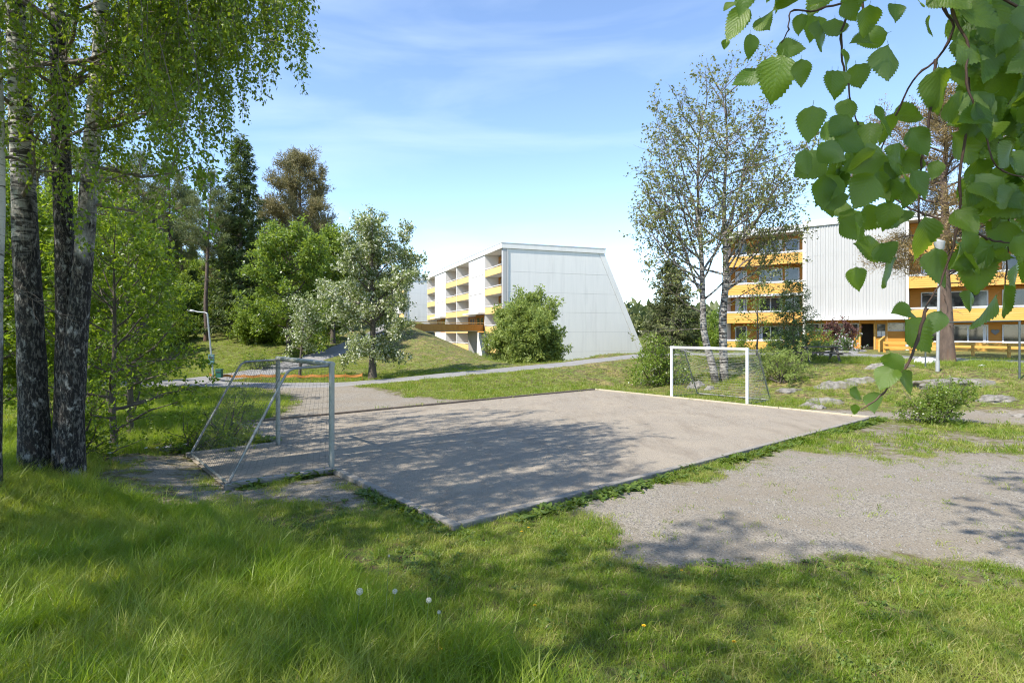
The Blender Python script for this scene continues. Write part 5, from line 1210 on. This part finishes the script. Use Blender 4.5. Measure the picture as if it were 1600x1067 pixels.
back = N.new('ShaderNodeNewGeometry').outputs['Backfacing']; base = nmix(N, L, nmath(N, L, 'MULTIPLY', back, .45), base, (.17, .24, .10))
L.new(base, b.inputs['Base Color']); b.inputs['Roughness'].default_value = .32; b.inputs['Specular IOR Level'].default_value = .45
nbump(N, L, b, nmath(N, L, 'ADD', nmath(N, L, 'MULTIPLY', vein, 1.2), nnoise(N, L, objc(N), 60, 3)), .35, .0015)
t_ = N.new('ShaderNodeBsdfTranslucent'); L.new(nmix(N, L, nmath(N, L, 'MULTIPLY', vm, .4), (.42, .60, .03), (.24, .36, .02)), t_.inputs['Color'])
x = N.new('ShaderNodeMixShader'); x.inputs[0].default_value = .42; L.new(b.outputs[0], x.inputs[1]); L.new(t_.outputs[0], x.inputs[2]); L.new(x.outputs[0], N['Material Output'].inputs['Surface']); M['near_leaf'] = m
def near_leaf_mesh(seed):
    """toothed birch leaf, length 1, base at the origin, tip along +x"""
    rng = np.random.default_rng(seed); n = 27; V = []; UV = []; fold = rng.uniform(.10, .45); curl = rng.uniform(-.45, .6); tw = rng.uniform(-.6, .6); wv = rng.uniform(0, 6); ar = rng.uniform(.70, .90)
    hole = [(rng.uniform(.3, .8), rng.choice([-1, 1])) for _ in range(0)]
    for i in range(n):
        t = i/(n-1); wd = ar*.5*(math.sin(min(1, t/.34)*math.pi/2)**.62 if t < .34 else max(0, 1-((t-.34)/.66)**1.45)**.85)*(1 if t < .86 else .80)
        tooth = 1+(.085 if i % 2 else -.05)*(1 if 1 < i < n-2 else 0)
        z0 = -curl*t*t*.6
        for k, s in enumerate((-1, -.55, 0, .55, 1)):
            w = wd*s*(tooth if abs(s) == 1 else 1); y = w; z = z0+abs(w)*fold+.03*math.sin(wv+t*9+s*2)*abs(s)+w*tw*t
            V.append((t-(.035 if abs(s) == 1 and i % 2 == 0 else 0), y, z)); UV.append((t, .5+s*.5))
    Q = []
    for i in range(n-1):
        for k in range(4):
            c = ((i+.5)/n, -1 if k < 2 else 1)
            if any(abs(c[0]-h[0]) < .028 and h[1] == c[1] and k in (1, 2) for h in hole): continue
            Q.append((i*5+k, (i+1)*5+k, (i+1)*5+k+1, i*5+k+1))
    # petiole
    b0 = len(V); V += [(-.16, -.006, .03), (-.16, .006, .03), (0, .009, 0), (0, -.009, 0)]; UV += [(0, .5)]*4; Q.append((b0, b0+1, b0+2, b0+3))
    me = mesh_np('leaf', V, [np.array(Q)], M['near_leaf'], True); ul = me.uv_layers.new(name='UVMap')
    vi = np.zeros(len(me.loops), np.int32); me.loops.foreach_get('vertex_index', vi); ul.data.foreach_set('uv', np.array(UV, np.float32)[vi].ravel()); return me
NL = [near_leaf_mesh(400+i) for i in range(26)]
hb = empty('overhanging_birch', (2.9, -1.4, hz1(2.9, -1.4))); tag(hb, 'birch whose large leaves and twigs hang close in the upper right corner', 'tree')
hb0 = np.array(hb.location); rl = np.random.default_rng(17)
def px_path(pl, Y0, dY): return np.array([tuple(W(x, y, Y0+dY*i)) for i, (x, y) in enumerate(pl)])-hb0
tw = [([(1640, 40), (1500, -30), (1400, -8), (1310, 6), (1270, 18), (1236, 18), (1232, 46), (1221, 68)], .86, 0), ([(1420, -40), (1345, -5), (1318, 40), (1316, 90), (1324, 130), (1330, 165), (1342, 200), (1346, 235)], .92, .0), ([(1480, -60), (1472, 5), (1490, 45), (1462, 95), (1430, 122), (1400, 180), (1372, 248), (1362, 300)], .84, .01),
      ([(1486, -40), (1488, 20), (1512, 70), (1510, 122), (1532, 190), (1560, 262), (1610, 278)], .8, 0), ([(1462, 95), (1452, 190), (1436, 280), (1437, 350), (1447, 395)], .86, .0), ([(1512, 122), (1516, 170), (1501, 262), (1500, 330), (1490, 380), (1470, 440), (1446, 482), (1437, 530)], .84, 0),
      ([(1447, 482), (1425, 555), (1402, 590), (1372, 622), (1345, 640)], .84, 0), ([(1500, 330), (1540, 372), (1600, 380)], .82, 0), ([(1600, 120), (1560, 200), (1575, 330), (1570, 470)], .9, 0), ([(1600, -20), (1555, 30), (1540, 110), (1560, 180)], .95, 0), ([(1345, -5), (1352, 40), (1350, 70)], .95, 0)]
for pl, Y0, dY in tw:
    P = smooth_path(px_path(pl, Y0, dY), 30); P += rl.normal(size=P.shape)*.0006; wd = Wood(); r0 = .0022; wd.add(P, np.linspace(r0, .0008, 30)*(1+.35*(np.arange(30) % 5 == 0)), 6); link('twig', wd.mesh('twig', M['twig']), hb)
# (pixel x, y of the leaf centre, length in pixels, image angle of the tip: 0 right, 90 down)
LV = [(1195, 36, 56, 95), (1150, 40, 58, 110), (1226, 6, 60, 170), (1166, 126, 66, 150), (1211, 124, 76, 98), (1237, 76, 46, 10), (1252, 116, 56, 80), (1250, 40, 40, 85), (1281, 58, 62, 95), (1304, 48, 60, 88), (1307, 130, 46, 100), (1318, 96, 44, 80), (1342, 122, 62, 70), (1322, 176, 42, 95), (1350, 62, 60, 170), (1353, 36, 48, 75), (1140, 12, 34, 150), (1133, 70, 18, 90),
      (1400, 19, 48, 95), (1449, 42, 46, 80), (1536, 23, 80, 20), (1388, 100, 62, 85), (1470, 145, 80, 55), (1362, 61, 50, 170), (1301, 131, 46, 100), (1423, 180, 58, 12), (1264, 262, 70, 140), (1284, 302, 62, 105), (1330, 225, 58, 30), (1381, 203, 66, 95), (1362, 262, 62, 80), (1419, 288, 70, 50), (1461, 267, 44, 110), (1522, 232, 66, 100), (1355, 344, 68, 140), (1400, 347, 62, 95), (1447, 378, 78, 75), (1355, 391, 60, 185), (1386, 398, 64, 92), (1388, 428, 60, 80), (1339, 436, 38, 90), (1470, 420, 84, 85), (1545, 398, 90, 15), (1587, 309, 80, 20), (1555, 306, 66, 190), (1569, 140, 90, 60), (1545, 158, 80, 90), (1587, 205, 80, 80), (1517, 470, 50, 95), (1564, 472, 60, 80), (1588, 432, 80, 90), (1587, 362, 70, 40), (1438, 526, 70, 40), (1396, 572, 52, 80), (1384, 592, 50, 120), (1415, 597, 42, 60), (1364, 628, 40, 95), (1337, 616, 30, 30), (1336, 640, 20, 95), (1409, 487, 56, 175), (1462, 505, 40, 100), (1528, 430, 70, 100), (1500, 400, 66, 80), (1310, 200, 44, 120), (1345, 300, 60, 110), (1320, 330, 48, 40), (1290, 240, 52, 60), (1405, 250, 56, 90), (1345, 255, 54, 130), (1270, 45, 44, 100), (1172, 75, 50, 80), (1330, 18, 44, 60)]
for k in range(120): LV.append((rl.uniform(1500, 1640), rl.uniform(-20, 500)*rl.uniform(.55, 1), rl.uniform(58, 88), rl.uniform(20, 160)))
for k in range(38): LV.append((rl.uniform(1150, 1560), rl.uniform(-60, 8), rl.uniform(45, 75), rl.uniform(30, 150)))
for k in range(34): LV.append((rl.uniform(1255, 1440), rl.uniform(190, 360), rl.uniform(48, 66), rl.uniform(40, 150)))
for k, (x, y, l, ang) in enumerate(LV):
    Y = rl.uniform(.78, .96); c = np.array(W(x, y, Y))-hb0; a = math.radians(ang+rl.normal()*8); ll = min(l, 78)*rl.uniform(.66, .95)*Y/F/.97
    dx = np.array([math.cos(a), rl.normal()*.35, -math.sin(a)]); dx = nrm(dx); nr = nrm(np.array([rl.normal()*.55, -1.0*rl.choice([1, 1, -1]), rl.uniform(-.1, .9)])); dy = nrm(np.cross(nr, dx)); dz = np.cross(dx, dy)
    o = link('leaf', NL[(k*7) % 26], hb); o.matrix_local = Matrix(((dx[0]*ll, dy[0]*ll, dz[0]*ll, c[0]-dx[0]*ll/2), (dx[1]*ll, dy[1]*ll, dz[1]*ll, c[1]-dx[1]*ll/2), (dx[2]*ll, dy[2]*ll, dz[2]*ll, c[2]-dx[2]*ll/2), (0, 0, 0, 1)))
# trunk, limb and the rest of its crown, above and behind the camera
rng = np.random.default_rng(77); wd = Wood(); T = straight(12, rng, (.4, -.6)); wd.add(T, taper(.19, 12), 12)
P = bez(T[4], np.array([-.45, .55, .35]), 2.6, 10, rng, -.25, .05); wd.add(P, np.linspace(.05, .012, 11), 7)
for pl, Y0, dY in tw[:4]: q = px_path(pl[:1], Y0, dY)[0]; wd.add(np.array([P[-1], (P[-1]+q)/2+np.array([0, 0, .06]), q]), np.array([.008, .005, .0022]), 5)
lv = Leaves(); c = dict(BIRCH, n2=2.8, n3=4, nl=12)
for k in range(12):
    q, t = at_s(T, rng.uniform(.55, .98)); a = rng.uniform(0, 6.283); el = rng.uniform(.3, .9); limb(wd, lv, rng, q, (math.cos(a)*math.cos(el), math.sin(a)*math.cos(el)-.15, math.sin(el)), rng.uniform(1.6, 3.0), .03, c)
link('trunk', wd.mesh('overhang_wood', birchbark('overhang_bark', 1.5)), hb); link('crown', lv.mesh('overhang_leaves', LM['birch'], rng, .07, .055, .8, .5), hb)
